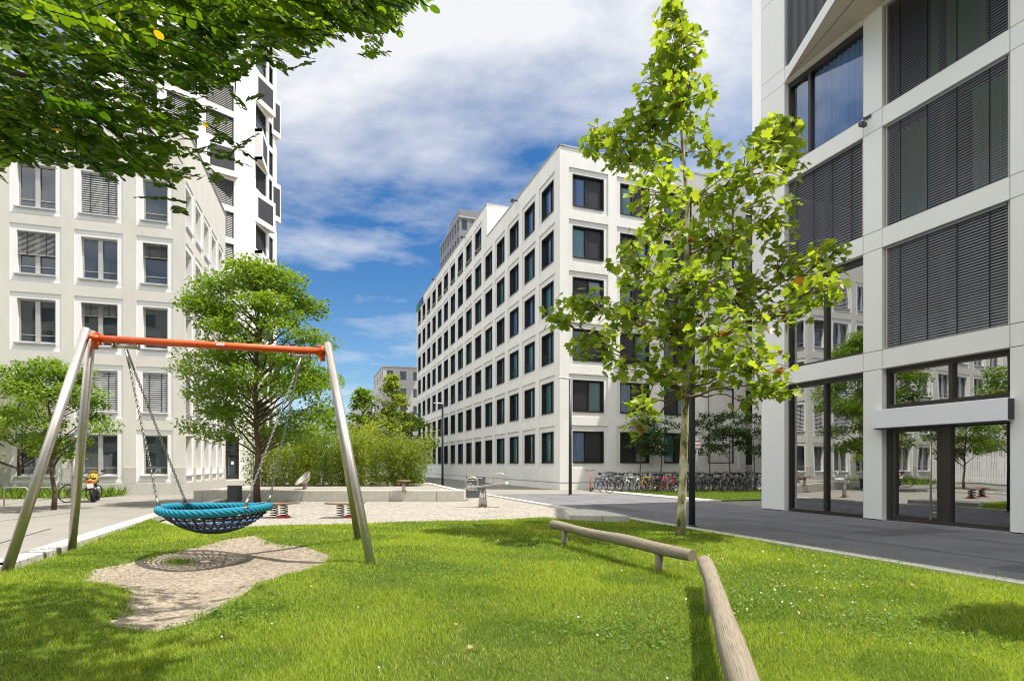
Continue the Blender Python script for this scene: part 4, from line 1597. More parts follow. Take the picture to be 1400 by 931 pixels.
for k in range(1, 14):
    r = NR_ * (1 - k / 14 * .95)
    m.mi = 1 if k in (3, 6) else 0
    m.tube([nc + Vector((math.cos(a) * r, math.sin(a) * r, bowl(r) + .006 * math.sin(22 * a))) for a in [2 * math.pi * i / 88 for i in range(88)]], .0125, 5, closed=True)
m.build('net', [MAT['rope_black'], MAT['rope_net_blue']], NS, True)
def chain(mb, a, b, link=.060, w=.020, t=.0062):
    a, b = Vector(a), Vector(b)
    d = (b - a)
    nl = int(d.length / (link * .72))
    d.normalize()
    s1 = d.orthogonal().normalized()
    s2 = d.cross(s1)
    for i in range(nl):
        c = a.lerp(b, (i + .5) / nl)
        s = s1 if i % 2 else s2
        h = link / 2 - w / 1.4
        pts = []
        for j in range(10):
            an = 2 * math.pi * j / 10
            pts.append(c + s * math.cos(an) * w * .72 + d * (math.sin(an) * w * .72 + (h if math.sin(an) > 0 else -h)))
        mb.tube(pts, t, 5, closed=True)
hang = {}
for side, px, attach in (('l', 172, ((226, 690), (250, 684))), ('r', 411, ((344, 691), (358, 684)))):
    t_ = min([i / 400 for i in range(401)], key=lambda q: abs((lambda v: 700 + FPX * v.x / v.y)(beamL.lerp(beamR, q)) - px))
    top = beamL.lerp(beamR, t_) + Vector((0, 0, -.045))
    m = MB()
    m.tube([top - bd * .16 + Vector((0, 0, -.05)), top + bd * .16 + Vector((0, 0, -.05))], .035, 10)
    for e in (-.16, .16):
        m.tube([top + bd * (e * 1.0) + Vector((0, 0, -.05)), top + bd * (e * 1.12) + Vector((0, 0, -.05))], .05, 10)
        m.tube([top + bd * e * .8 + Vector((0, 0, .03)), top + bd * e * .8 + Vector((0, 0, -.05))], .03, 8)
    m.build('bearing', [MAT['steel']], SWF, True)
    joint = top + Vector((0, 0, -.09))
    for idx, (ax, ay) in enumerate(attach):
        an = math.atan2((-1 if idx == 0 else 1) * .42, (-.80 if side == 'l' else .66))
        e = nc + Vector((math.cos(an) * NR_, math.sin(an) * NR_, .07))
        m = MB()
        dd = (e - joint)
        j2 = joint + dd * .13
        m.tube([joint + bp * (.03 * (-1 if idx == 0 else 1)), j2], .016, 8)
        chain(m, j2, e + (joint - e).normalized() * .10)
        m.tube([e + Vector((0, 0, -.02)), e + (joint - e).normalized() * .12], [.035, .02], 8)
        m.tube([e + Vector((.05 * math.cos(w_), .05 * math.sin(w_), -.02)) for w_ in [2 * math.pi * i / 10 for i in range(10)]], .014, 6, closed=True)
        m.build('chain', MAT['chain_steel'], NS, True)

# --- log rails
def log_rail(name, label, a, b, r, posts):
    a, b = Vector(a), Vector(b)
    t = thing(name, label, 'log rail', (a.x, a.y, 0))
    m = MB()
    k, n = 26, 18
    d = (b - a).normalized()
    s = Vector((-d.y, d.x, 0)).normalized()
    up = d.cross(s) * -1
    if up.z < 0:
        up = -up
    vs, fs = [], []
    for i in range(k + 1):
        f = i / k
        c = a.lerp(b, f) + s * .012 * math.sin(f * 7) + up * .008 * math.sin(f * 11 + 1)
        rr = r * (1 + .05 * math.sin(f * 9 + 2) + .03 * math.sin(f * 23))
        if i in (0, k):
            rr *= .965
        for j in range(n):
            w_ = 2 * math.pi * j / n
            q = rr * (1 + .03 * math.sin(3 * w_ + f * 3) + random.uniform(-.012, .012))
            vs.append(c + (s * math.cos(w_) + up * math.sin(w_)) * q)
    for i in range(k):
        for j in range(n):
            fs.append((i * n + j, (i + 1) * n + j, (i + 1) * n + (j + 1) % n, i * n + (j + 1) % n))
    fs.append(tuple(range(n)))
    fs.append(tuple(k * n + j for j in range(n - 1, -1, -1)))
    m.add(vs, fs)
    lo = m.build('log', MAT['log_wood'], t, True)
    for pl_ in list(lo.data.polygons)[-2:]:
        pl_.use_smooth = False
    lo.modifiers.new('edge', 'EDGE_SPLIT').split_angle = R(50)
    ga = lo.data.attributes.new('grain', 'FLOAT_VECTOR', 'POINT')
    for i in range(k + 1):
        for j in range(n):
            w_ = 2 * math.pi * j / n
            ga.data[i * n + j].vector = ((b - a).length * i / k + (b.x * 3), r * 6 * math.cos(w_), r * 6 * math.sin(w_))
    for f in posts:
        c = a.lerp(b, f)
        m = MB()
        m.tube([(c.x, c.y, -.1), (c.x, c.y, c.z - r * .6)], .055, 10)
        m.build('post', MAT['log_wood'], t, True)
    return t
LZ = .34
a1, b1 = P(756, 717, LZ), P(946, 759, LZ)
log_rail('log_rail', 'weathered log rail on short posts beside the plane tree, farther from the viewer', a1, b1, .080, (.12, .83))
a2, b2 = P(963, 769, LZ), Vector((.80, 1.5, LZ))
log_rail('log_rail', 'thick weathered log rail running towards the viewer at the bottom edge', a2, b2, .080, (.2, .8))

# --- white concrete blocks at the corner of the pit
def concrete_block(name, label, cat, poly, h, group=None, z0=-.1):
    c = sum((Vector((p[0], p[1], 0)) for p in poly), Vector()) / len(poly)
    m = MB()
    m.prism(poly, z0, h)
    o = m.build(name, MAT['kerbstone'], None, at=(c.x, c.y, 0))
    bevel(o, .015, 2)
    return tag(o, label, cat, group)
concrete_block('concrete_block', 'long pale concrete block edging the gravel at the lawn corner', 'concrete block', [(1.45, 14.35), (2.28, 14.25), (2.1, 16.4), (1.5, 16.2)], .17)
concrete_block('concrete_block', 'short pale concrete end block beside the street and lawn corner', 'concrete block', [(2.30, 14.25), (2.95, 14.2), (2.6, 15.6), (2.14, 16.4)], .17)
# --- low wall of the terrace
LW = thing('low_wall', 'low pale concrete wall between gravel pit and raised terrace', 'low wall', (-6.5, 22.9, 0))
m = MB()
xs = [-12.5, -10.95, -8.5, -6.55, -4.95, -3.05, -1.92]
for i in range(len(xs) - 1):
    m.box((xs[i] + .006, 22.88, -.1), (xs[i + 1] - .006, 23.2, .40))
d = (Vector((-4.9, 33.2, 0)) - Vector((-1.92, 23.2, 0)))
L = d.length
d.normalize()
nrm = Vector((d.y, -d.x, 0))
for i in range(6):
    a = Vector((-1.92, 23.2, 0)) + d * (L * i / 6 + .006)
    b = Vector((-1.92, 23.2, 0)) + d * (L * (i + 1) / 6 - .006)
    m.box((0, 0, -.1), (1, 1, .40), M=lambda x, y, z, a=a, b=b: a + (b - a) * x - nrm * .30 * y + Vector((0, 0, z)))
m.box((-12.9, 22.95, -.1), (-12.55, 32, .40))
bevel(m.build('wall', MAT['kerbstone'], LW), .012, 2)

# --- grey bin
bb = P(321, 686)
BN = thing('litter_bin', 'dark grey boxy litter bin in front of the low wall', 'bin', bb)
m = MB()
m.box((bb.x - .2, bb.y - .2, .03), (bb.x + .2, bb.y + .2, .60))
bevel(m.build('body', MAT['bin_grey'], BN), .02, 2)
m = MB()
m.box((bb.x - .215, bb.y - .215, .605), (bb.x + .215, bb.y + .215, .64))
bevel(m.build('lid', MAT['bin_grey'], BN), .01, 2)

# --- spring boards
def spring_board(label, loc, rz):
    t = thing('spring_board', label, 'spring rider', (0, 0, 0), 'spring boards in the gravel pit')
    m = MB()
    pts = []
    for i in range(15):
        f = i / 14
        x = (f - .5) * 1.05
        pts.append((x, .10 * abs(f - .5) ** 2))
    for (x0, z0), (x1, z1) in zip(pts[:-1], pts[1:]):
        w0, w1 = .2 + .06 * math.cos(x0 * 3), .2 + .06 * math.cos(x1 * 3)
        zt = .34
        m.add([(x0, -w0, zt + z0), (x1, -w1, zt + z1), (x1, w1, zt + z1), (x0, w0, zt + z0), (x0, -w0, zt + z0 + .035), (x1, -w1, zt + z1 + .035), (x1, w1, zt + z1 + .035), (x0, w0, zt + z0 + .035)],
              [(0, 3, 2, 1), (4, 5, 6, 7), (0, 1, 5, 4), (2, 3, 7, 6), (0, 4, 7, 3), (1, 2, 6, 5)])
    m.build('board', MAT['board_wood'], t)
    for cx, mm in ((-.13, 'black_paint'), (.15, 'red_paint')):
        m = MB()
        m.tube([(cx + .1 * math.cos(a), .1 * math.sin(a), .0 + .335 * a / (10 * math.pi)) for a in [10 * math.pi * i / 120 for i in range(121)]], .013, 6)
        m.build('spring', MAT['black_paint'], t, True)
    m = MB()
    m.lathe([(0, .03), (.16, .03), (.17, -.05)], 16)
    m.v = [(x + .15, y, z) for x, y, z in m.v]
    m.build('foot', MAT['red_paint'], t)
    t.location = loc
    t.rotation_euler = (0, 0, rz)
    return t
spring_board('low springy wooden board with red foot behind the right swing leg', P(472, 706), R(6))
spring_board('low springy wooden board half hidden behind the nest swing', P(381, 706), R(-4))

# --- seesaw
sb_ = P(660, 692)
SS = thing('seesaw', 'steel seesaw with two ring handles in the gravel pit', 'seesaw', sb_)
m = MB()
for e in (-.14, .14):
    m.tube([sb_ + Vector((e * .7, 0, -.05)), sb_ + Vector((e * .45, 0, .56))], [.06, .045], 10)
m.box((sb_.x - .09, sb_.y - .04, 0), (sb_.x + .09, sb_.y + .04, .48))
m.build('post', MAT['steel'], SS, True)
pa, pb = Q(634, 668, sb_.y + .1), Q(694, 660, sb_.y - .1)
m = MB()
dn = (pb - pa).normalized()
m.box((0, -.12, -.03), (1, .12, .03), M=lambda x, y, z: pa + (pb - pa) * x + Vector((0, y, z)))
bevel(m.build('plank', MAT['steel'], SS), .01, 2)
for px, py in ((645, 660), (683, 655)):
    c = Q(px, py, sb_.y)
    m = MB()
    m.tube([c + Vector((.21 * math.cos(w_), 0, .21 * math.sin(w_))) for w_ in [2 * math.pi * i / 32 for i in range(32)]], .024, 8, closed=True)
    m.build('ring_handle', MAT['steel'], SS, True)
m = MB()
m.tube([pb + Vector((-.03, -.16, -.02)), pb + Vector((-.03, .16, -.02))], .06, 12)
m.build('buffer', MAT['white_paint'], SS, True)
# --- information board
ib = P(650.5, 680)
IB = thing('information_board', 'grey information board with white lines of text behind the seesaw', 'sign', ib)
m = MB()
m.box((ib.x - .43, ib.y - .03, 0), (ib.x + .43, ib.y + .03, .92))
bevel(m.build('panel', MAT['sign_grey'], IB), .008, 1)
m = MB()
random.seed(3)
for i, (z, n_) in enumerate(((.85, 5), (.77, 3), (.62, 2), (.56, 2), (.50, 3), (.40, 2), (.34, 3))):
    x = ib.x - .36
    for j in range(n_):
        wdt = random.uniform(.06, .16)
        m.box((x, ib.y - .036, z - .014), (x + wdt, ib.y - .031, z + .014))
        x += wdt + .025
m.build('lettering', MAT['white_paint'], IB)
# --- spinning dish and stool on the terrace
ds = P(416, 668.5, .36)
DS = thing('spinning_dish', 'tilted steel spinning bowl on a short foot on the terrace', 'spinner', ds)
dc = Q(414, 654, ds.y)
q = Vector((0, 0, 1)).rotation_difference(Vector((-.55, -.45, .70)).normalized())
m = MB()
m.lathe([(.0, -.26), (.16, -.24), (.31, -.14), (.41, 0), (.43, .02), (.40, .02), (.30, -.11), (.15, -.20), (0, -.22)], 28)
m.v = [tuple(q @ Vector(v) + dc) for v in m.v]
m.build('bowl', MAT['steel'], DS, True)
m = MB()
m.tube([ds, q @ Vector((0, 0, -.24)) + dc], [.09, .06], 10)
m.build('foot', MAT['steel'], DS, True)
stp = P(652 - 100, 672, .36)
ST = thing('stool', 'small round steel stool on the terrace in front of the bushes', 'stool', stp)
m = MB()
m.tube([stp, stp + Vector((0, 0, .40))], .07, 10)
m.build('post', MAT['steel'], ST, True)
m = MB()
m.lathe([(0, .40), (.27, .40), (.30, .43), (.27, .46), (0, .46)], 20, stp)
m.build('seat', MAT['board_wood'], ST, True)

# --- street lamps
def street_lamp(label, base, h=5.45):
    t = thing('street_lamp', label, 'street lamp', base, 'street lamps')
    m = MB()
    m.tube([base + Vector((0, 0, -.1)), base + Vector((0, 0, h))], [.078, .066], 14)
    m.build('pole', MAT['lamp_paint'], t, True)
    m = MB()
    m.lathe([(.13, -.02), (.13, .012), (.085, .03), (.08, .05)], 14, base)
    m.build('foot_plate', MAT['lamp_paint'], t, True)
    m = MB()
    d = Vector((-.94, -.34, 0))
    s = Vector((.34, -.94, 0))
    prof = [(0.06, .06, .05), (-.1, .09, .06), (-.3, .15, .05), (-.5, .13, .045), (-.6, .05, .03)]
    vs = []
    for x, w_, th in prof:
        c = base + Vector((0, 0, h + .04)) - d * x + Vector((0, 0, -x * .06))
        vs += [c + s * w_ + Vector((0, 0, 0)), c - s * w_, c - s * w_ * .8 + Vector((0, 0, th)), c + s * w_ * .8 + Vector((0, 0, th))]
    fs = [(0, 1, 2, 3)]
    for i in range(len(prof) - 1):
        for j in range(4):
            fs.append((i * 4 + j, i * 4 + (j + 1) % 4, i * 4 + 4 + (j + 1) % 4, i * 4 + 4 + j))
    e = (len(prof) - 1) * 4
    fs.append((e + 3, e + 2, e + 1, e))
    m.add(vs, [f[::-1] for f in fs])
    m.build('lamp_head', MAT['aluminium'], t, True)
    return t
street_lamp('dark street lamp post right behind the plane tree trunk', P(946, 720))
street_lamp('dark street lamp at the front corner of the white hotel block', P(779.6, 676.8))
street_lamp('farthest dark street lamp, beside the right end of the bushes', P(605, 664.7))

# --- left side: assembly point sign, motorcycle, bed
ap_ = P(98, 695)
AS = thing('assembly_point_sign', 'green assembly point sign on a thin pole by the left flower bed', 'sign', ap_)
m = MB()
ptop = Q(98, 596, ap_.y)
m.tube([ap_, ptop], .028, 8)
m.build('pole', MAT['aluminium'], AS, True)
c = Q(98.5, 616, ap_.y) + Vector((0, -.04, 0))
m = MB()
m.box((c.x - .09, c.y - .006, c.z - .17), (c.x + .09, c.y + .006, c.z + .17))
gs = m.build('green_plate', MAT['sign_green'], AS)
m = MB()
for sx, sz in ((-1, 1), (1, 1), (-1, -1), (1, -1)):
    y = c.y - .009
    m.add([(c.x + sx * .075, y, c.z + sz * .14), (c.x + sx * .03, y, c.z + sz * .135), (c.x + sx * .045, y, c.z + sz * .115), (c.x + sx * .012, y, c.z + sz * .06), (c.x + sx * .03, y, c.z + sz * .05), (c.x + sx * .058, y, c.z + sz * .10), (c.x + sx * .072, y, c.z + sz * .085)], [tuple(range(7))])
m.add([(c.x + .022 * math.cos(a), c.y - .009, c.z + .03 * math.sin(a)) for a in [2 * math.pi * i / 12 for i in range(12)]], [tuple(range(12))])
m.build('pictogram', MAT['white_paint'], gs)
c = Q(99, 597, ap_.y) + Vector((0, -.04, 0))
m = MB()
m.box((c.x - .10, c.y - .006, c.z - .08), (c.x + .10, c.y + .006, c.z + .08))
m.build('small_plate', MAT['white_paint'], AS)

def motorcycle(loc, rz):
    t = thing('motorcycle', 'yellow motorcycle seen from behind, parked before the beige block', 'motorcycle', (0, 0, 0))
    for x, r in ((-.70, .31), (.75, .31)):
        m = MB()
        m.tube([(x + r * .82 * math.cos(a), 0, .31 + r * .82 * math.sin(a)) for a in [2 * math.pi * i / 28 for i in range(28)]], .075, 10, closed=True)
        wl_ = m.build('wheel', MAT['rubber'], t, True)
        m = MB()
        m.tube([(x + r * .58 * math.cos(a), 0, .31 + r * .58 * math.sin(a)) for a in [2 * math.pi * i / 24 for i in range(24)]], .025, 8, closed=True)
        for i in range(5):
            a = 2 * math.pi * i / 5
            m.tube([(x, 0, .31), (x + r * .58 * math.cos(a), 0, .31 + r * .58 * math.sin(a))], .018, 6)
        m.build('rim', MAT['silver_paint'], wl_, True)
    m = MB()
    m.tube([(-.72, 0, .31), (-.15, .05, .42), (.1, .08, .5), (.5, .05, .85), (.72, .0, .35)], [.05, .09, .12, .07, .04], 10)
    m.tube([(-.05, 0, .38), (.15, 0, .40), (.35, 0, .45)], [.15, .2, .14], 10)
    m.build('engine', MAT['black_paint'], t, True)
    m = MB()
    m.tube([(-.95, 0, .80), (-.75, 0, .82), (-.45, 0, .78), (-.1, 0, .80), (.2, 0, .92), (.48, 0, .95), (.62, 0, .86)], [.05, .14, .13, .12, .18, .17, .06], 12)
    m.tube([(.45, 0, .80), (.62, 0, .90), (.80, 0, .88)], [.16, .17, .05], 12)
    m.build('fairing', MAT['yellow_paint'], t, True)
    m = MB()
    m.box((-.85, -.13, .88), (-.02, .13, .95))
    bevel(m.build('saddle', MAT['rubber'], t), .03, 2)
    m = MB()
    m.add([(.55, -.19, 1.0), (.55, .19, 1.0), (.40, .13, 1.22), (.40, -.13, 1.22), (.57, -.19, 1.0), (.57, .19, 1.0), (.42, .13, 1.22), (.42, -.13, 1.22)], [(0, 1, 2, 3), (7, 6, 5, 4), (3, 2, 6, 7), (0, 3, 7, 4), (1, 5, 6, 2)])
    m.build('windscreen', MAT['glass_clear'], t)
    m = MB()
    m.tube([(.36, -.38, 1.02), (.42, -.1, 1.0), (.42, .1, 1.0), (.36, .38, 1.02)], .018, 6)
    m.build('handlebar', MAT['black_paint'], t, True)
    for s in (-1, 1):
        m = MB()
        m.tube([(.42, .3 * s, 1.02), (.40, .34 * s, 1.14)], .01, 5)
        m.box((.38, .34 * s - .07, 1.12), (.41, .34 * s + .07, 1.2))
        m.build('mirror', MAT['black_paint'], t)
        m = MB()
        m.box((-.93, .13 * s - .035, .74), (-.88, .13 * s + .035, .80))
        m.build('indicator', MAT['orange_paint'], t)
    m = MB()
    m.tube([(.1, -.16, .35), (-.4, -.2, .42), (-.85, -.22, .52)], [.03, .05, .07], 10)
    m.build('exhaust', MAT['silver_paint'], t, True)
    m = MB()
    m.box((-.985, -.06, .80), (-.93, .06, .86))
    m.build('tail_light', MAT['red_paint'], t)
    m = MB()
    m.box((-.99, -.10, .56), (-.975, .10, .74))
    m.build('number_plate', MAT['white_paint'], t)
    t.location = loc
    t.rotation_euler = (R(-7), 0, rz)
    return t
motorcycle(P(131, 685), R(121))

# bicycles
def bicycle(framem, label, group=None, basket=False):
    t = thing('bicycle', label, 'bicycle', (0, 0, 0), group)
    for x in (-.52, .52):
        m = MB()
        m.tube([(x + .33 * math.cos(a), 0, .35 + .33 * math.sin(a)) for a in [2 * math.pi * i / 22 for i in range(22)]], .02, 6, closed=True)
        w_ = m.build('wheel', MAT['rubber'], t, True)
        m = MB()
        for i in range(9):
            a = 2 * math.pi * i / 9
            m.tube([(x, 0, .35), (x + .32 * math.cos(a), 0, .35 + .32 * math.sin(a))], .004, 3, False)
        m.build('spokes', MAT['bin_grey'], w_)
    m = MB()
    bb_, st_, hd, hd2 = (-.08, 0, .30), (-.24, 0, .80), (.36, 0, .82), (.40, 0, .70)
    for a, b in ((bb_, st_), (st_, hd), (bb_, hd2), (hd, hd2)):
        m.tube([a, b], .022, 6)
    for s in (-.05, .05):
        m.tube([(-.52, s, .35), (bb_[0], s * .4, bb_[2])], .014, 5)
        m.tube([(-.52, s, .35), (st_[0], s * .4, .74)], .012, 5)
        m.tube([(.52, s, .35), (.41, s * .7, .70)], .016, 5)
    m.build('frame', MAT[framem], t, True)
    m = MB()
    m.tube([(.36, 0, .82), (.33, 0, 1.0)], .016, 5)
    m.tube([(.24, -.29, 1.05), (.33, -.12, 1.02), (.33, .12, 1.02), (.24, .29, 1.05)], .016, 6)
    m.build('handlebar', MAT['black_paint'], t, True)
    m = MB()
    m.tube([(-.24, 0, .80), (-.27, 0, .94)], .014, 5)
    m.tube([(-.40, 0, .96), (-.30, 0, .97), (-.14, 0, .96)], [.08, .06, .02], 8)
    m.build('saddle', MAT['rubber'], t, True)
    m = MB()
    m.tube([(-.08 + .09 * math.cos(a), .05, .30 + .09 * math.sin(a)) for a in [2 * math.pi * i / 14 for i in range(14)]], .012, 5, closed=True)
    m.tube([(-.08, .08, .30), (.02, .08, .18), (.02, .15, .18)], .012, 5)
    m.build('crank', MAT['silver_paint'], t, True)
    m = MB()
    m.box((-.78, -.07, .72), (-.36, .07, .74))
    for s in (-.06, .06):
        m.tube([(-.70, s, .72), (-.52, s, .35)], .007, 4)
    m.build('carrier', MAT['black_paint'], t)
    if basket:
        m = MB()
        m.box((.40, -.17, .86), (.70, .17, .88))
        for z in (.92, .99, 1.06):
            m.tube([(.40, -.18, z), (.72, -.18, z), (.72, .18, z), (.40, .18, z)], .01, 4, closed=True)
        for x_, y_ in ((.41, -.17), (.71, -.17), (.71, .17), (.41, .17), (.56, -.17), (.56, .17)):
            m.tube([(x_, y_, .86), (x_, y_, 1.07)], .008, 4)
        m.build('basket', MAT['black_paint'], t)
    return t
random.seed(21)
GB = 'bicycles parked in a row before the hotel front'
LBK = 'dark bicycle in the crowded row on the grass before the hotel front'
proto = bicycle('black_paint', LBK, GB)
def place(o, px, py, rz, lean=0):
    o.location = P(px, py)
    o.rotation_euler = (lean, 0, rz)
first = True
xs = [836 + 9.6 * i for i in range(22)]
special = {5: ('yellow_paint', 'yellow framed bicycle in the left part of the bicycle row'), 8: ('red_paint', 'bright red bicycle in the row to the left of the plane trunk'), 3: ('silver_paint', 'silver framed bicycle near the left end of the bicycle row')}
for i, px in enumerate(xs):
    py = 673.0 + (.8 if i % 2 else -.6) + (1.6 if i in (8, 9) else 0)
    if i in special:
        o = bicycle(special[i][0], special[i][1], GB)
    elif first:
        o = proto
        first = False
    else:
        o = copy_tree(proto)
    place(o, px + random.uniform(-2, 2), py, R(random.choice((28, 38, 50, 205, 225)) + random.uniform(-10, 10)), R(random.uniform(-6, 6)))
for i in range(15):
    o = copy_tree(proto)
    place(o, 884 + 10.6 * i + random.uniform(-3, 3), 671.0 + random.uniform(-.4, .4), R(random.choice((20, 60, 75, 110, 200)) + random.uniform(-14, 14)), R(random.uniform(-9, 9)))
o = bicycle('blue_paint', 'blue bicycle with front basket standing alone left of the bicycle row', None, True)
place(o, 827, 671.8, R(-60), R(4))
def scooter(loc, rz):
    t = thing('electric_scooter', 'red and black electric scooter standing before the hotel front', 'scooter', (0, 0, 0))
    for x in (-.45, .45):
        m = MB()
        m.tube([(x + .08 * math.cos(a), 0, .11 + .08 * math.sin(a)) for a in [2 * math.pi * i / 16 for i in range(16)]], .035, 8, closed=True)
        m.build('wheel', MAT['rubber'], t, True)
    m = MB()
    m.box((-.42, -.08, .14), (.30, .08, .20))
    bevel(m.build('deck', MAT['black_paint'], t), .015, 2)
    m = MB()
    m.tube([(.44, 0, .16), (.38, 0, .55), (.32, 0, 1.12)], .024, 8)
    m.build('stem', MAT['red_paint'], t, True)
    m = MB()
    m.tube([(.30, -.26, 1.16), (.32, 0, 1.12), (.30, .26, 1.16)], .022, 6)
    m.build('handlebar', MAT['black_paint'], t, True)
    m = MB()
    m.box((.36, -.07, .15), (.55, .07, .25))
    bevel(m.build('mudguard', MAT['red_paint'], t), .02, 2)
    t.location = loc
    t.rotation_euler = (R(3), 0, rz)
scooter(P(809, 671.5), R(-105))
o = bicycle('black_paint', 'dark bicycle leaning by the motorcycle at the left flower bed')
o.location = P(110, 686)
o.rotation_euler = (R(5), 0, R(75))

# no-stopping sign plate on a post between bicycles
ns = P(953, 672)
NSN = thing('traffic_sign', 'small white and red sign plate on a post behind the bicycles', 'sign', ns)
m = MB()
m.tube([ns, Q(953, 598, ns.y)], .03, 8)
m.build('pole', MAT['aluminium'], NSN, True)
m = MB()
c = Q(953, 608, ns.y) + Vector((0, -.05, 0))
m.box((c.x - .17, c.y - .008, c.z - .22), (c.x + .17, c.y + .008, c.z + .22))
pl = m.build('plate', MAT['white_paint'], NSN)
m = MB()
for z in (-.19, -.02, .19):
    m.box((c.x - .17, c.y - .014, c.z + z - .025), (c.x + .17, c.y - .009, c.z + z + .025))
m.build('stripes', MAT['sign_red'], pl)

# grass bed under the bicycles (sheet) and its kerb
mb = MB()
bed = [UV(18.2, 15.3), UV(26.0, 15.3), UV(27.2, 16.3), UV(24.6, 26), UV(17.8, 22)]
mb.add([p + Vector((0, 0, .03)) for p in bed], [tuple(range(len(bed)))[::-1]])
tag(mb.build('grass_bed', MAT['turf']), kind='structure')
# light rail seat (steel bicycle hoops) in the left bed
for px, lab in ((22, 'bare steel bicycle hoop at the far left of the flower bed'), (60, 'bare steel bicycle hoop nearest the left sign pole')):
    c = P(px, 692)
    m = MB()
    m.tube([c + Vector((-.42, 0, -.1)), c + Vector((-.42, 0, .55)), c + Vector((-.34, 0, .66)), c + Vector((.34, 0, .66)), c + Vector((.42, 0, .55)), c + Vector((.42, 0, -.1))], .024, 8)
    m.v = [tuple(v) for v in m.v]
    o = m.build('bicycle_stand', MAT['steel'], None, True, at=c)
    tag(o, lab, 'bicycle stand')
# orange marker behind the near left leg
c = P(38, 712)
m = MB()
m.tube([c + Vector((-.09, 0, 0)), c + Vector((.12, 0, .72))], [.05, .05], 10)
o = m.build('marker_post', MAT['orange_paint'], None, True, at=c)
tag(o, 'orange marker post leaning behind the near left swing leg', 'post')

# ================================================================== VEGETATION
# --- the plane tree on the lawn
pb_ = P(930, 733)
PT = thing('plane_tree', 'tall young plane tree with mottled pale trunk standing on the lawn', 'tree', pb_)
TD = pb_.y
def tz(px, py, dy=0.0):
    return Q(px, py, TD + dy)
axis = [(930, 740), (932, 690), (934, 640), (936, 590), (937, 540), (938, 480), (938, 420), (939, 350), (940, 280), (934, 210), (930, 150), (926, 90), (922, 40), (920, 8)]
arad = [.150, .118, .112, .108, .104, .098, .086, .074, .06, .048, .038, .027, .017, .007]
m = MB()
apts = [tz(x, y) for x, y in axis]
m.tube(apts, [q_ * .70 for q_ in arad], 16)
m.build('trunk', MAT['bark_plane'], PT, True)
CL = [(918, 22, 22, 22, 46), (925, 70, 36, 36, 100), (905, 118, 38, 42, 100), (938, 135, 38, 32, 84), (880, 172, 42, 34, 92), (948, 178, 30, 34, 40), (975, 205, 30, 22, 26), (892, 218, 46, 32, 84), (825, 190, 34, 26, 62), (850, 212, 30, 22, 40),
      (905, 262, 40, 34, 60), (965, 280, 40, 32, 40), (1060, 190, 40, 34, 84), (1030, 232, 46, 36, 84), (990, 262, 36, 34, 50), (1083, 222, 22, 34, 34),
      (905, 312, 52, 40, 110), (985, 330, 56, 46, 150), (1050, 305, 46, 40, 88), (872, 362, 46, 36, 92), (942, 392, 60, 46, 160), (1010, 402, 56, 42, 140), (1085, 365, 46, 40, 90), (1135, 350, 28, 28, 46), (1120, 396, 38, 24, 60), (1065, 430, 40, 28, 56),
      (862, 432, 50, 32, 96), (800, 416, 46, 26, 70), (760, 434, 20, 14, 22), (812, 470, 40, 22, 52), (922, 452, 56, 38, 120), (992, 462, 52, 38, 96), (902, 512, 50, 30, 70), (962, 512, 46, 26, 56), (1032, 500, 44, 28, 56), (1062, 527, 30, 20, 40), (1020, 548, 24, 18, 18), (880, 560, 24, 22, 28), (845, 500, 26, 18, 22), (868, 590, 18, 14, 10)]
random.seed(5)
pos, tin = [], []
br = MB()
for (x, y, rx, ry, n) in CL:
    off = abs(x - 935)
    dy = random.uniform(-1, 1) * (0.35 + 1.5 * math.sqrt(max(0, 1 - (off / 260) ** 2)) * min(1, y / 320))
    c = tz(x, y, dy)
    sx = rx / FPX * TD
    sz = ry / FPX * TD
    k = min(len(axis) - 2, max(0, next((i for i, a in enumerate(axis) if a[1] < y + off * .55 + 25), len(axis) - 1)))
    s0 = apts[k]
    if s0.z < 2.6:
        s0 = tz(937, 545)
    pts = curve(s0, c, .10, 7, .05)
    r_ = max(.010, arad[k] * .26)
    br.tube(pts, [r_ * (1 - .8 * i / 6) for i in range(7)], 7, False)
    cp = ballpts(int(n * 1.62), c, (sx, max(.35, sx * .95), sz))
    pos.append(cp)
    for j in range(0, len(cp), 5):
        br.tube([c.lerp(Vector(s0), .15), Vector(cp[j]).lerp(c, .35) + Vector((0, 0, .05)), cp[j]], [.010, .007, .004], 4, False)
    tin.append(np.clip(RNG.normal(.45, .22, len(cp)) + .10 * (x - 935) / 200, 0, .92))
br.build('branch', MAT['twig'], PT, True)
pos = np.concatenate(pos)
tin = np.concatenate(tin)
tin[RNG.random(len(tin)) < .018] = 1.0
n = len(pos)
rot = rotmats(RNG.random(n) * 6.283, RNG.normal(-.55, .45, n), RNG.normal(0, .45, n))
many('crown', STAR[0], STAR[1], pos, rot, RNG.uniform(.10, .23, n), tin, MAT['leaf_plane'], PT)

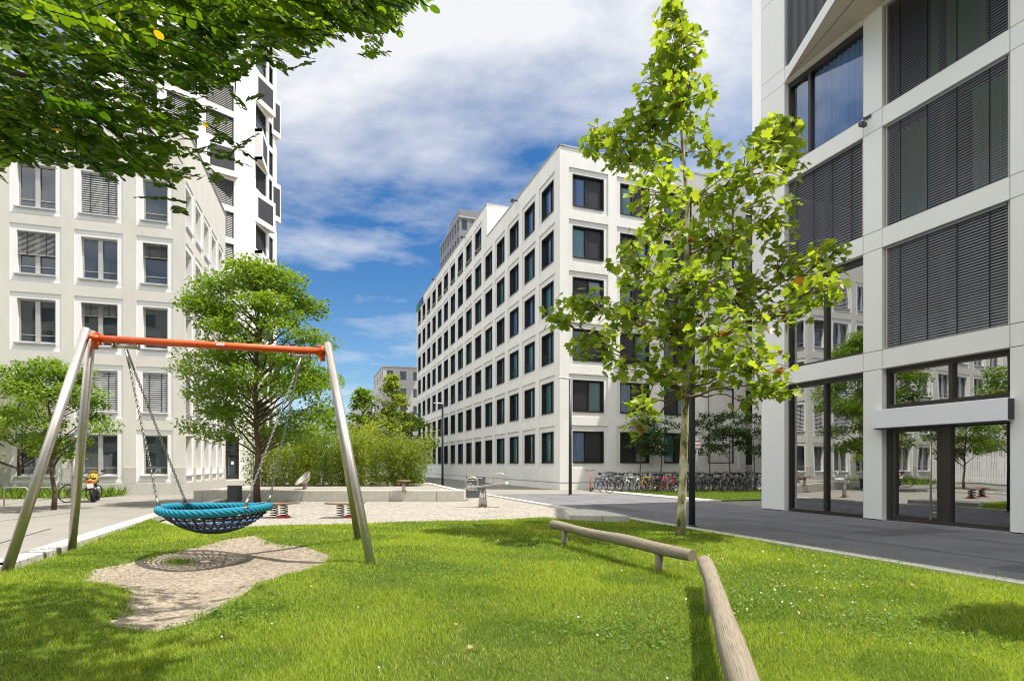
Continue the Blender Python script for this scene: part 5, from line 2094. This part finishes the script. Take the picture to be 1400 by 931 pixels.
# --- robinia over the viewer's left: trunk out of the picture, branches reaching in
rbase = Vector((-5.2, 1.2, 0))
RT = thing('robinia_tree', 'robinia with feathery oval leaflets overhanging the top left corner', 'tree', rbase)
m = MB()
m.tube([rbase + Vector((0, 0, -.1)), rbase + Vector((.05, .1, 1.6)), rbase + Vector((.3, .3, 3.0)), rbase + Vector((.9, .8, 4.6)), rbase + Vector((1.4, 1.3, 6.5))], [.17, .14, .13, .10, .06], 10)
m.build('trunk', MAT['bark_dark'], RT, True)
BND = [(-60, 255), (0, 225), (40, 205), (60, 228), (100, 222), (140, 236), (185, 235), (215, 240), (240, 250), (255, 195), (275, 150), (295, 125), (325, 105), (350, 90), (372, 78), (400, 62), (455, 50), (475, 40), (520, 48), (545, 16), (585, -5)]
def bnd(x):
    for (x0, y0), (x1, y1) in zip(BND[:-1], BND[1:]):
        if x0 <= x <= x1:
            return y0 + (y1 - y0) * (x - x0) / (x1 - x0)
    return -10
random.seed(9)
spots = []
for x_, y_ in ((236, 268), (243, 280), (228, 250), (262, 205), (285, 150), (300, 165), (312, 185), (322, 200), (296, 190), (308, 205), (320, 215), (335, 205), (285, 225), (296, 236), (345, 130), (330, 140), (385, 80), (405, 88), (522, 68), (515, 55)):
    spots.append((Q(x_, y_, random.uniform(2.4, 3.0)), 0))
while len(spots) < 1650:
    x = random.uniform(-60, 580)
    yb = bnd(x)
    y = yb - random.random() ** 1.25 * (yb + 70) - 6
    if y < -70:
        continue
    D = random.uniform(1.9, 3.7)
    if (x > 330 and random.random() < .35) or (x > 215 and y > 70 and random.random() < .45):
        continue
    p_ = Q(x, y, D)
    spots.append((p_, 0))
# the part of the crown above the picture, which shades the lawn at the lower left
while len(spots) < 2300:
    p_ = Vector((random.gauss(-1.75, .75), random.uniform(3.2, 6.4), random.uniform(5.2, 7.4)))
    if p_.z < EYE + .86 * p_.y + .25:
        continue
    spots.append((p_, 1))
pos, rots, scl, tin = [], [], [], []
rb = MB()
for (p_, hi) in spots:
    yaw = random.uniform(-1.9, .5) if not hi else random.uniform(0, 6.28)
    d = Vector((math.cos(yaw), math.sin(yaw) * .8, random.uniform(-.75, -.05))).normalized()
    side = d.cross(Vector((0, 0, 1))).normalized()
    side = (side + Vector((0, 0, random.uniform(-.5, .5)))).normalized()
    nl = random.choice((5, 6, 7, 8))
    L = random.uniform(.17, .27)
    base = p_ - d * L * .8
    rp = []
    tl = random.gauss(.38, .28)
    for i in range(nl + 1):
        f = (i + .6) / (nl + .8)
        c = base + d * L * f + Vector((0, 0, -.10 * L * f * f))
        rp.append(c)
        for sg in ((-1, 1) if i < nl else (0,)):
            ld = (side * sg + d * (.45 if sg else 1) + Vector((0, 0, random.uniform(-.5, .05)))).normalized()
            nn = d.cross(ld) if sg else side.cross(d)
            nn = (nn * (1 if nn.z > 0 else -1) + Vector((random.uniform(-.8, .8), random.uniform(-1.0, .4), .1))).normalized()
            xx = ld.cross(nn).normalized()
            nn = xx.cross(ld)
            pos.append(tuple(c))
            rots.append([[xx.x, ld.x, nn.x], [xx.y, ld.y, nn.y], [xx.z, ld.z, nn.z]])
            scl.append(random.uniform(.028, .043) * (1.6 if hi else 1))
            tin.append(min(.9, max(0, tl + random.gauss(0, .1))) if random.random() > .006 else 1.0)
    rb.tube(rp, .0022, 3, False)
many('crown', OVALW[0], OVALW[1], np.array(pos), np.array(rots), np.array(scl), np.array(tin), MAT['leaf_robinia'], RT)
rb.build('leaf_stalk', MAT['leaf_robinia'], RT)
m = MB()
for a, b_, r_ in ((Q(-150, 60, 3.1), Q(150, 150, 3.0), .022), (Q(-150, -40, 3.3), Q(300, 60, 3.4), .024), (Q(-100, -120, 3.0), Q(420, 20, 3.3), .02), (Q(150, 150, 3.0), Q(250, 225, 3.1), .009), (Q(60, 120, 3.0), Q(120, 215, 2.7), .008), (Q(300, 60, 3.4), Q(330, 150, 3.6), .008), (Q(420, 20, 3.3), Q(520, 35, 3.4), .007)):
    m.tube(curve(a, b_, .05, 8, .02), [r_ * (1 - .75 * i / 7) for i in range(8)], 6)
for b_ in (Q(-150, 60, 3.1), Q(-150, -40, 3.3), Q(-100, -120, 3.0)):
    m.tube(curve(rbase + Vector((.3, .3, 3.0)), b_, .1, 7, .03), [.06, .055, .05, .045, .04, .033, .025], 7)
for q_ in ((-1.6, 4.4, 6.2), (-2.2, 5.6, 7.0), (-1.2, 5.2, 7.1)):
    m.tube(curve(rbase + Vector((1.2, 1.1, 5.6)), q_, .2, 7, .05), [.05, .042, .035, .028, .02, .014, .008], 6)
m.build('branch', MAT['bark_dark'], RT, True)

# --- trees of the middle distance
tree('ash_tree', 'feathery green tree with a dark trunk at the left end of the low wall', P(352, 688), 8.8, 2.6, 2.4, 35000, HEX, .14, 'leaf_ash', .125, shape='round', clumps=140, flat=.42, pitch=-.25)
tree('small_tree', 'small tree with leaning brown trunk in the left flower bed near the frame edge', P(30, 679), 5.6, 2.3, 1.7, 9000, HEX, .15, 'leaf_bright', .09, clumps=75, lean=(-.7, 0), flat=.5)
tree('small_tree', 'small tree with dark trunk in the left flower bed beside the green sign', P(73, 697), 4.75, 1.75, 1.75, 9000, HEX, .13, 'leaf_ash', .075, clumps=60, flat=.5, lean=(-.15, 0))
for i, px in enumerate((876, 904, 970.5, 998, 1031)):
    tree('sapling', 'slim sapling behind the bicycles in front of the hotel', P(px, 668.5), 4.55, 1.15, 2.0, 1500, HEX, .16, 'leaf_dark', .045, group='saplings behind the bicycles', clumps=30, flat=.4)
tree('poplar_tree', 'pale green pointed tree rising behind the bushes beside the hotel', Vector(P(536, 659)), 8.7, 2.1, 1.6, 3600, HEX, .30, 'leaf_bright', .12, shape='cone', clumps=60)
tree('poplar_tree', 'wider green tree behind the bushes, left of the pointed tree', Vector(P(497, 659)), 7.6, 2.0, 1.6, 3200, HEX, .30, 'leaf_ash', .12, shape='cone', clumps=60)
tree('poplar_tree', 'bushy tree behind the hedge to the right of the ash tree crown', Vector(P(446, 660)), 5.9, 2.4, 1.2, 3000, HEX, .30, 'leaf_ash', .12, clumps=60)
tree('street_tree', 'distant dark tree at the foot of the hotel, right of the pointed tree', Vector(P(562, 655)), 6.4, 2.6, 1.2, 2400, HEX, .36, 'leaf_ash', .12, clumps=60)
# slatted fence left of the picture, mirrored in the entrance glass
FN = thing('slat_fence', 'white slatted fence left of the picture, mirrored in the entrance glass', 'fence', UV(20, -17.5))
FF = Fac(UV(8, -17.5), 110)
m = MB()
for i in range(150):
    m.box((i * .15, 0, .1), (i * .15 + .11, .025, 2.3 + .08 * math.sin(i * .7)), M=FF.W)
for z in (.4, 1.7):
    m.box((0, .03, z), (22.5, .07, z + .1), M=FF.W)
m.build('slats', MAT['render_white'], FN)
# trees just outside the picture, seen in the shop windows and by their shade
tree('street_tree', 'round tree outside the left edge of the picture, mirrored in the entrance glass', (*UV(19, -19.8)[:2], 0), 7.5, 3.4, 1.9, 6000, HEX, .24, 'leaf_ash', .12, clumps=80)
tree('street_tree', 'tall round tree farther outside the left edge, mirrored in the entrance glass', (*UV(26.5, -20.5)[:2], 0), 8.5, 3.6, 2.0, 6000, HEX, .26, 'leaf_ash', .14, clumps=80)
tree('street_tree', 'wide low tree nearest the viewer outside the left edge, mirrored in the entrance glass', (*UV(12.5, -20)[:2], 0), 7.0, 3.4, 1.9, 5000, HEX, .26, 'leaf_ash', .14, clumps=80)
tree('shading_tree', 'young round tree added outside the right edge to cast shade on the lawn', (6.15, 4.55, 0), 4.4, .80, 2.95, 3000, HEX, .16, 'leaf_dark', .05, clumps=40, flat=.7)  # unseen tree added to cast the lawn shadow at the lower right

# --- the willow hedge on the terrace
HG = thing('willow_hedge', 'long loose hedge of bright willow bushes on the terrace behind the low wall', 'hedge', (-8.4, 29.5, .36))
st_, ps, sc_, yw, pt, rl, tn = MB(), [], [], [], [], [], []
random.seed(4)
for i in range(230):
    f = random.random()
    x = -13.4 + 8.6 * f
    y = 28.9 + random.uniform(-.6, 2.2)
    hgt = random.uniform(2.3, 3.35) * (1.0 if f < .9 else .82) * (1.08 if .45 < f < .75 else 1) * (.90 + .14 * math.sin(x * 2.3) + .07 * math.sin(x * 5.1 + 1))
    bush = .18 * math.sin(x * 1.7 + 2) + .10 * math.sin(x * 4.1)
    tipx = x + random.uniform(-.5, .5) + (.35 if f > .85 else 0)
    tip = Vector((tipx, y + random.uniform(-.5, .3), .36 + hgt))
    b0 = Vector((x, y, .3))
    if i % 4 == 0:
        st_.tube([b0, b0.lerp(tip, .5) + Vector((random.uniform(-.1, .1), 0, .1)), tip], [.018, .012, .004], 4, False)
    k = 190
    t_ = RNG.random(k) ** .95
    c = np.array(b0)[None] + (np.array(tip) - np.array(b0))[None] * t_[:, None] + RNG.normal(0, .15, (k, 3)) * np.array([1.1, 1.1, .7])
    ps.append(c)
    yw.append(RNG.random(k) * 6.283)
    pt.append(RNG.normal(.35, .55, k))
    rl.append(RNG.normal(0, .6, k))
    sc_.append(RNG.uniform(.10, .22, k))
    tn.append(np.clip(RNG.normal(.45, .2, k) + random.gauss(0, .10) + bush, 0, 1))
ps = np.concatenate(ps)
ok = ps[:, 2] > .38
many('foliage', HEX[0], HEX[1], ps[ok], rotmats(np.concatenate(yw)[ok], np.concatenate(pt)[ok], np.concatenate(rl)[ok]), np.stack([np.concatenate(sc_)[ok] * .42, np.concatenate(sc_)[ok], np.concatenate(sc_)[ok]], 1), np.concatenate(tn)[ok], MAT['leaf_willow'], HG)
st_.build('stem', MAT['twig'], HG)

# --- planting in the left bed
k = 2600
x = RNG.uniform(-26.5, -17.9, k)
y = 24.8 + (x + 21) * .32 + RNG.normal(0, .7, k) - np.where(x > -18, 1.5, 0)
many('flower_bed', NARROW[0], NARROW[1], np.stack([x, y, np.full(k, .0)], 1), rotmats(RNG.random(k) * 6.28, RNG.normal(1.0, .35, k), RNG.normal(0, .3, k)), np.stack([RNG.uniform(.25, .5, k), RNG.uniform(.25, .6, k), RNG.uniform(.25, .6, k)], 1), RNG.random(k) * .8, MAT['leaf_ash'])
tag(bpy.data.objects['flower_bed'], 'low green planting in the bed before the beige block', 'plants', None, 'stuff')

# --- grass
BLADE = ([(-.5, 0, 0), (.5, 0, 0), (-.38, .16, .55), (.38, .16, .55), (0, .42, 1.0)], [(0, 1, 3, 2), (2, 3, 4)])
NB = 600000
xy = []
need = NB
lx = np.array([p_.x for p_ in LAWN])
while sum(len(a) for a in xy) < NB:
    n = 400000
    D = 1.7 + (15.6 - 1.7) * RNG.random(n) ** 1.25
    X = RNG.uniform(-1.45, 1.45, n) * D
    ok = inpoly(X, D, LAWN)
    dd = polydist(X, D, DIRT)
    ind = inpoly(X, D, DIRT)
    edge = 0.16 * np.sin(X * 9 + 2 * D) * np.sin(D * 7) + RNG.normal(0, .05, n)
    ok &= ~ind | (dd < np.clip(edge, 0, .22)) | ((dd < .55) & (RNG.random(n) < .10 * np.exp(-dd * 5)))
    ok &= RNG.random(n) < .80 + .20 * np.sin(X * 2.1 + np.sin(D * 1.7) * 2) * np.sin(D * 2.6 + X)
    ok |= False
    xy.append(np.stack([X[ok], D[ok]], 1))
xy = np.concatenate(xy)[:NB]
X, Y = xy[:, 0], xy[:, 1]
n = len(X)
patch = np.sin(X * 1.3 + .6) * np.sin(Y * 1.1 + .3 * X) + .6 * np.sin(X * 3.1 + Y * 2.3) * np.sin(Y * 2.7 - X)
hgt = RNG.uniform(.024, .052, n) * (1 + .18 * patch)
tall = np.full(n, 9.0)
for (A_, B_) in ((a1, b1), (a2, b2)):
    t_ = np.clip(((X - A_.x) * (B_.x - A_.x) + (Y - A_.y) * (B_.y - A_.y)) / ((B_ - A_).length ** 2), 0, 1)
    tall = np.minimum(tall, np.hypot(X - A_.x - t_ * (B_.x - A_.x), Y - A_.y - t_ * (B_.y - A_.y)))
for b_ in (NL, FL_, NR, FR_, pb_):
    tall = np.minimum(tall, np.hypot(X - b_.x, Y - b_.y))
hgt = hgt * (1 + 1.5 * np.clip(1 - tall / .32, 0, 1) * RNG.random(n))
wid = RNG.uniform(.0028, .0048, n) * np.clip(Y / 4.0, .8, 3.2)
tint = np.clip(.50 + .20 * patch + RNG.normal(0, .25, n), 0, .92)
dry = np.sin(X * .9 + 2.1) * np.sin(Y * 1.6 + .5 * X + 1) + .5 * np.sin(X * 4.3 - Y * 2.2)
tint[RNG.random(n) < .03 + .10 * np.clip(dry - .55, 0, 1)] = 1.0
tint = np.where((np.sin(X * 1.9 - 1.2 * Y + 4) * np.sin(Y * 2.3 + X * .7) > .55) & (RNG.random(n) < .6), tint * .35, tint)
lean = RNG.uniform(.7, 2.8, n)
g = many('grass', BLADE[0], BLADE[1], np.stack([X, Y, lawn_z(X, Y) - .004], 1), rotmats(RNG.random(n) * 6.283, RNG.normal(0, .22, n), RNG.normal(0, .2, n)), np.stack([wid, hgt * lean, hgt], 1), tint, MAT['grass_blade'])
tag(g, 'short sunny lawn grass covering the playground', 'grass', None, 'stuff')
# grass in the bicycle bed, the small tuft in the worn hollow and weeds along the kerb
ps, sc_ = [], []
k = 14000
uu, vv = RNG.uniform(17.5, 27, k), RNG.uniform(15.3, 26, k)
bx = uu * Uv.x + vv * Vv.x
by = uu * Uv.y + vv * Vv.y
ok = inpoly(bx, by, bed)
ps.append(np.stack([bx[ok], by[ok], np.full(ok.sum(), .03)], 1))
sc_.append(np.stack([np.full(ok.sum(), .016), RNG.uniform(.03, .08, ok.sum()), RNG.uniform(.05, .10, ok.sum())], 1))
ps, sc_ = np.concatenate(ps), np.concatenate(sc_)
n = len(ps)
g = many('bed_grass', BLADE[0], BLADE[1], ps, rotmats(RNG.random(n) * 6.28, RNG.normal(0, .25, n), RNG.normal(0, .2, n)), sc_, RNG.random(n) * .5, MAT['grass_blade'])
tag(g, 'shaded grass strip below the row of bicycles', 'grass', None, 'stuff')
c = P(244, 772, -.1)
k = 260
px_, py_ = c.x + RNG.normal(0, .10, k), c.y + RNG.normal(0, .10, k)
many('grass_tuft', BLADE[0], BLADE[1], np.stack([px_, py_, lawn_z(px_, py_)], 1), rotmats(RNG.random(k) * 6.28, RNG.normal(0, .3, k), RNG.normal(0, .3, k)), np.stack([np.full(k, .008), RNG.uniform(.03, .1, k), RNG.uniform(.05, .11, k)], 1), RNG.random(k) * .4, MAT['grass_blade'])
tag(bpy.data.objects['grass_tuft'], 'single green grass tuft in the worn soil under the swing', 'grass tuft', None, 'stuff')
ps = []
for q0, q1, nn in ((KL[1], KL[2], 60), (KL[2], KL[3], 200), (UV(3, VK - .12), UV(14, VK - .12), 260)):
    t_ = RNG.random(nn)[:, None]
    ps.append(np.array(q0)[None] * (1 - t_) + np.array(q1)[None] * t_ + RNG.normal(0, .05, (nn, 3)) * np.array([1, 1, 0]))
ps = np.concatenate(ps)
n = len(ps)
many('kerb_weeds', BLADE[0], BLADE[1], ps, rotmats(RNG.random(n) * 6.28, RNG.normal(0, .25, n), RNG.normal(0, .25, n)), np.stack([np.full(n, .008), RNG.uniform(.02, .10, n), RNG.uniform(.05, .20, n)], 1), RNG.random(n), MAT['grass_blade'])
tag(bpy.data.objects['kerb_weeds'], 'thin weeds growing along the lawn kerbs', 'weeds', None, 'stuff')
# daisies and clover heads on the right part of the lawn
k = 150
D = RNG.uniform(5.2, 9.5, k)
X = RNG.normal(3.3, .8, k) * D / 7
k2 = 70
D = np.concatenate([D, RNG.uniform(3.6, 11, k2)])
X = np.concatenate([X, RNG.uniform(-4, 5, k2)])
ok = inpoly(X, D, LAWN) & ~inpoly(X, D, DIRT)
X, D = X[ok], D[ok]
n = len(X)
DAISY = ([(0, 0, .15)] + [(math.cos(a) * .5, math.sin(a) * .5, 0) for a in [2 * math.pi * i / 8 for i in range(8)]], [(0, 1 + i, 1 + (i + 1) % 8) for i in range(8)])
many('daisies', DAISY[0], DAISY[1], np.stack([X, D, lawn_z(X, D) + .05], 1), rotmats(RNG.random(n) * 6.28, RNG.normal(.5, .3, n), RNG.normal(0, .3, n)), RNG.uniform(.014, .022, n), RNG.random(n), MAT['petal'])
tag(bpy.data.objects['daisies'], 'tiny white daisies scattered over the lawn', 'flowers', None, 'stuff')

# fallen plane leaves and clover on the lawn
k = 22
D = RNG.uniform(3.9, 10.5, k)
X = RNG.uniform(-.55, .95, k) * D * .9
ok = inpoly(X, D, LAWN)
X, D = X[ok], D[ok]
n = len(X)
many('fallen_leaves', STAR[0], STAR[1], np.stack([X, D, lawn_z(X, D) + .045], 1), rotmats(RNG.random(n) * 6.28, RNG.normal(0, .35, n), RNG.normal(0, .35, n)), RNG.uniform(.03, .06, n), np.full(n, 1.0), MAT['leaf_dry'])
tag(bpy.data.objects['fallen_leaves'], 'a few dry fallen leaves lying on the lawn', 'leaves', None, 'stuff')
k = 5200
cx_, cy_ = np.array([2.3, 3.4, 1.0, -.8, -2.6, 4.4]), np.array([6.0, 4.9, 5.0, 7.6, 5.4, 7.4])
i_ = RNG.integers(0, 6, k)
X, D = cx_[i_] + RNG.normal(0, .42, k), cy_[i_] + RNG.normal(0, .34, k)
ok = inpoly(X, D, LAWN) & ~inpoly(X, D, DIRT)
X, D = X[ok], D[ok]
n = len(X)
many('clover', HEX[0], HEX[1], np.stack([X, D, lawn_z(X, D) + RNG.uniform(.015, .05, n)], 1), rotmats(RNG.random(n) * 6.28, RNG.normal(.1, .4, n), RNG.normal(0, .4, n)), np.stack([RNG.uniform(.020, .034, n)] * 3, 1) * np.array([1.5, 1, 1]), RNG.random(n) * .8, MAT['leaf_clover'])
tag(bpy.data.objects['clover'], 'darker clover patches in the lawn', 'clover', None, 'stuff')
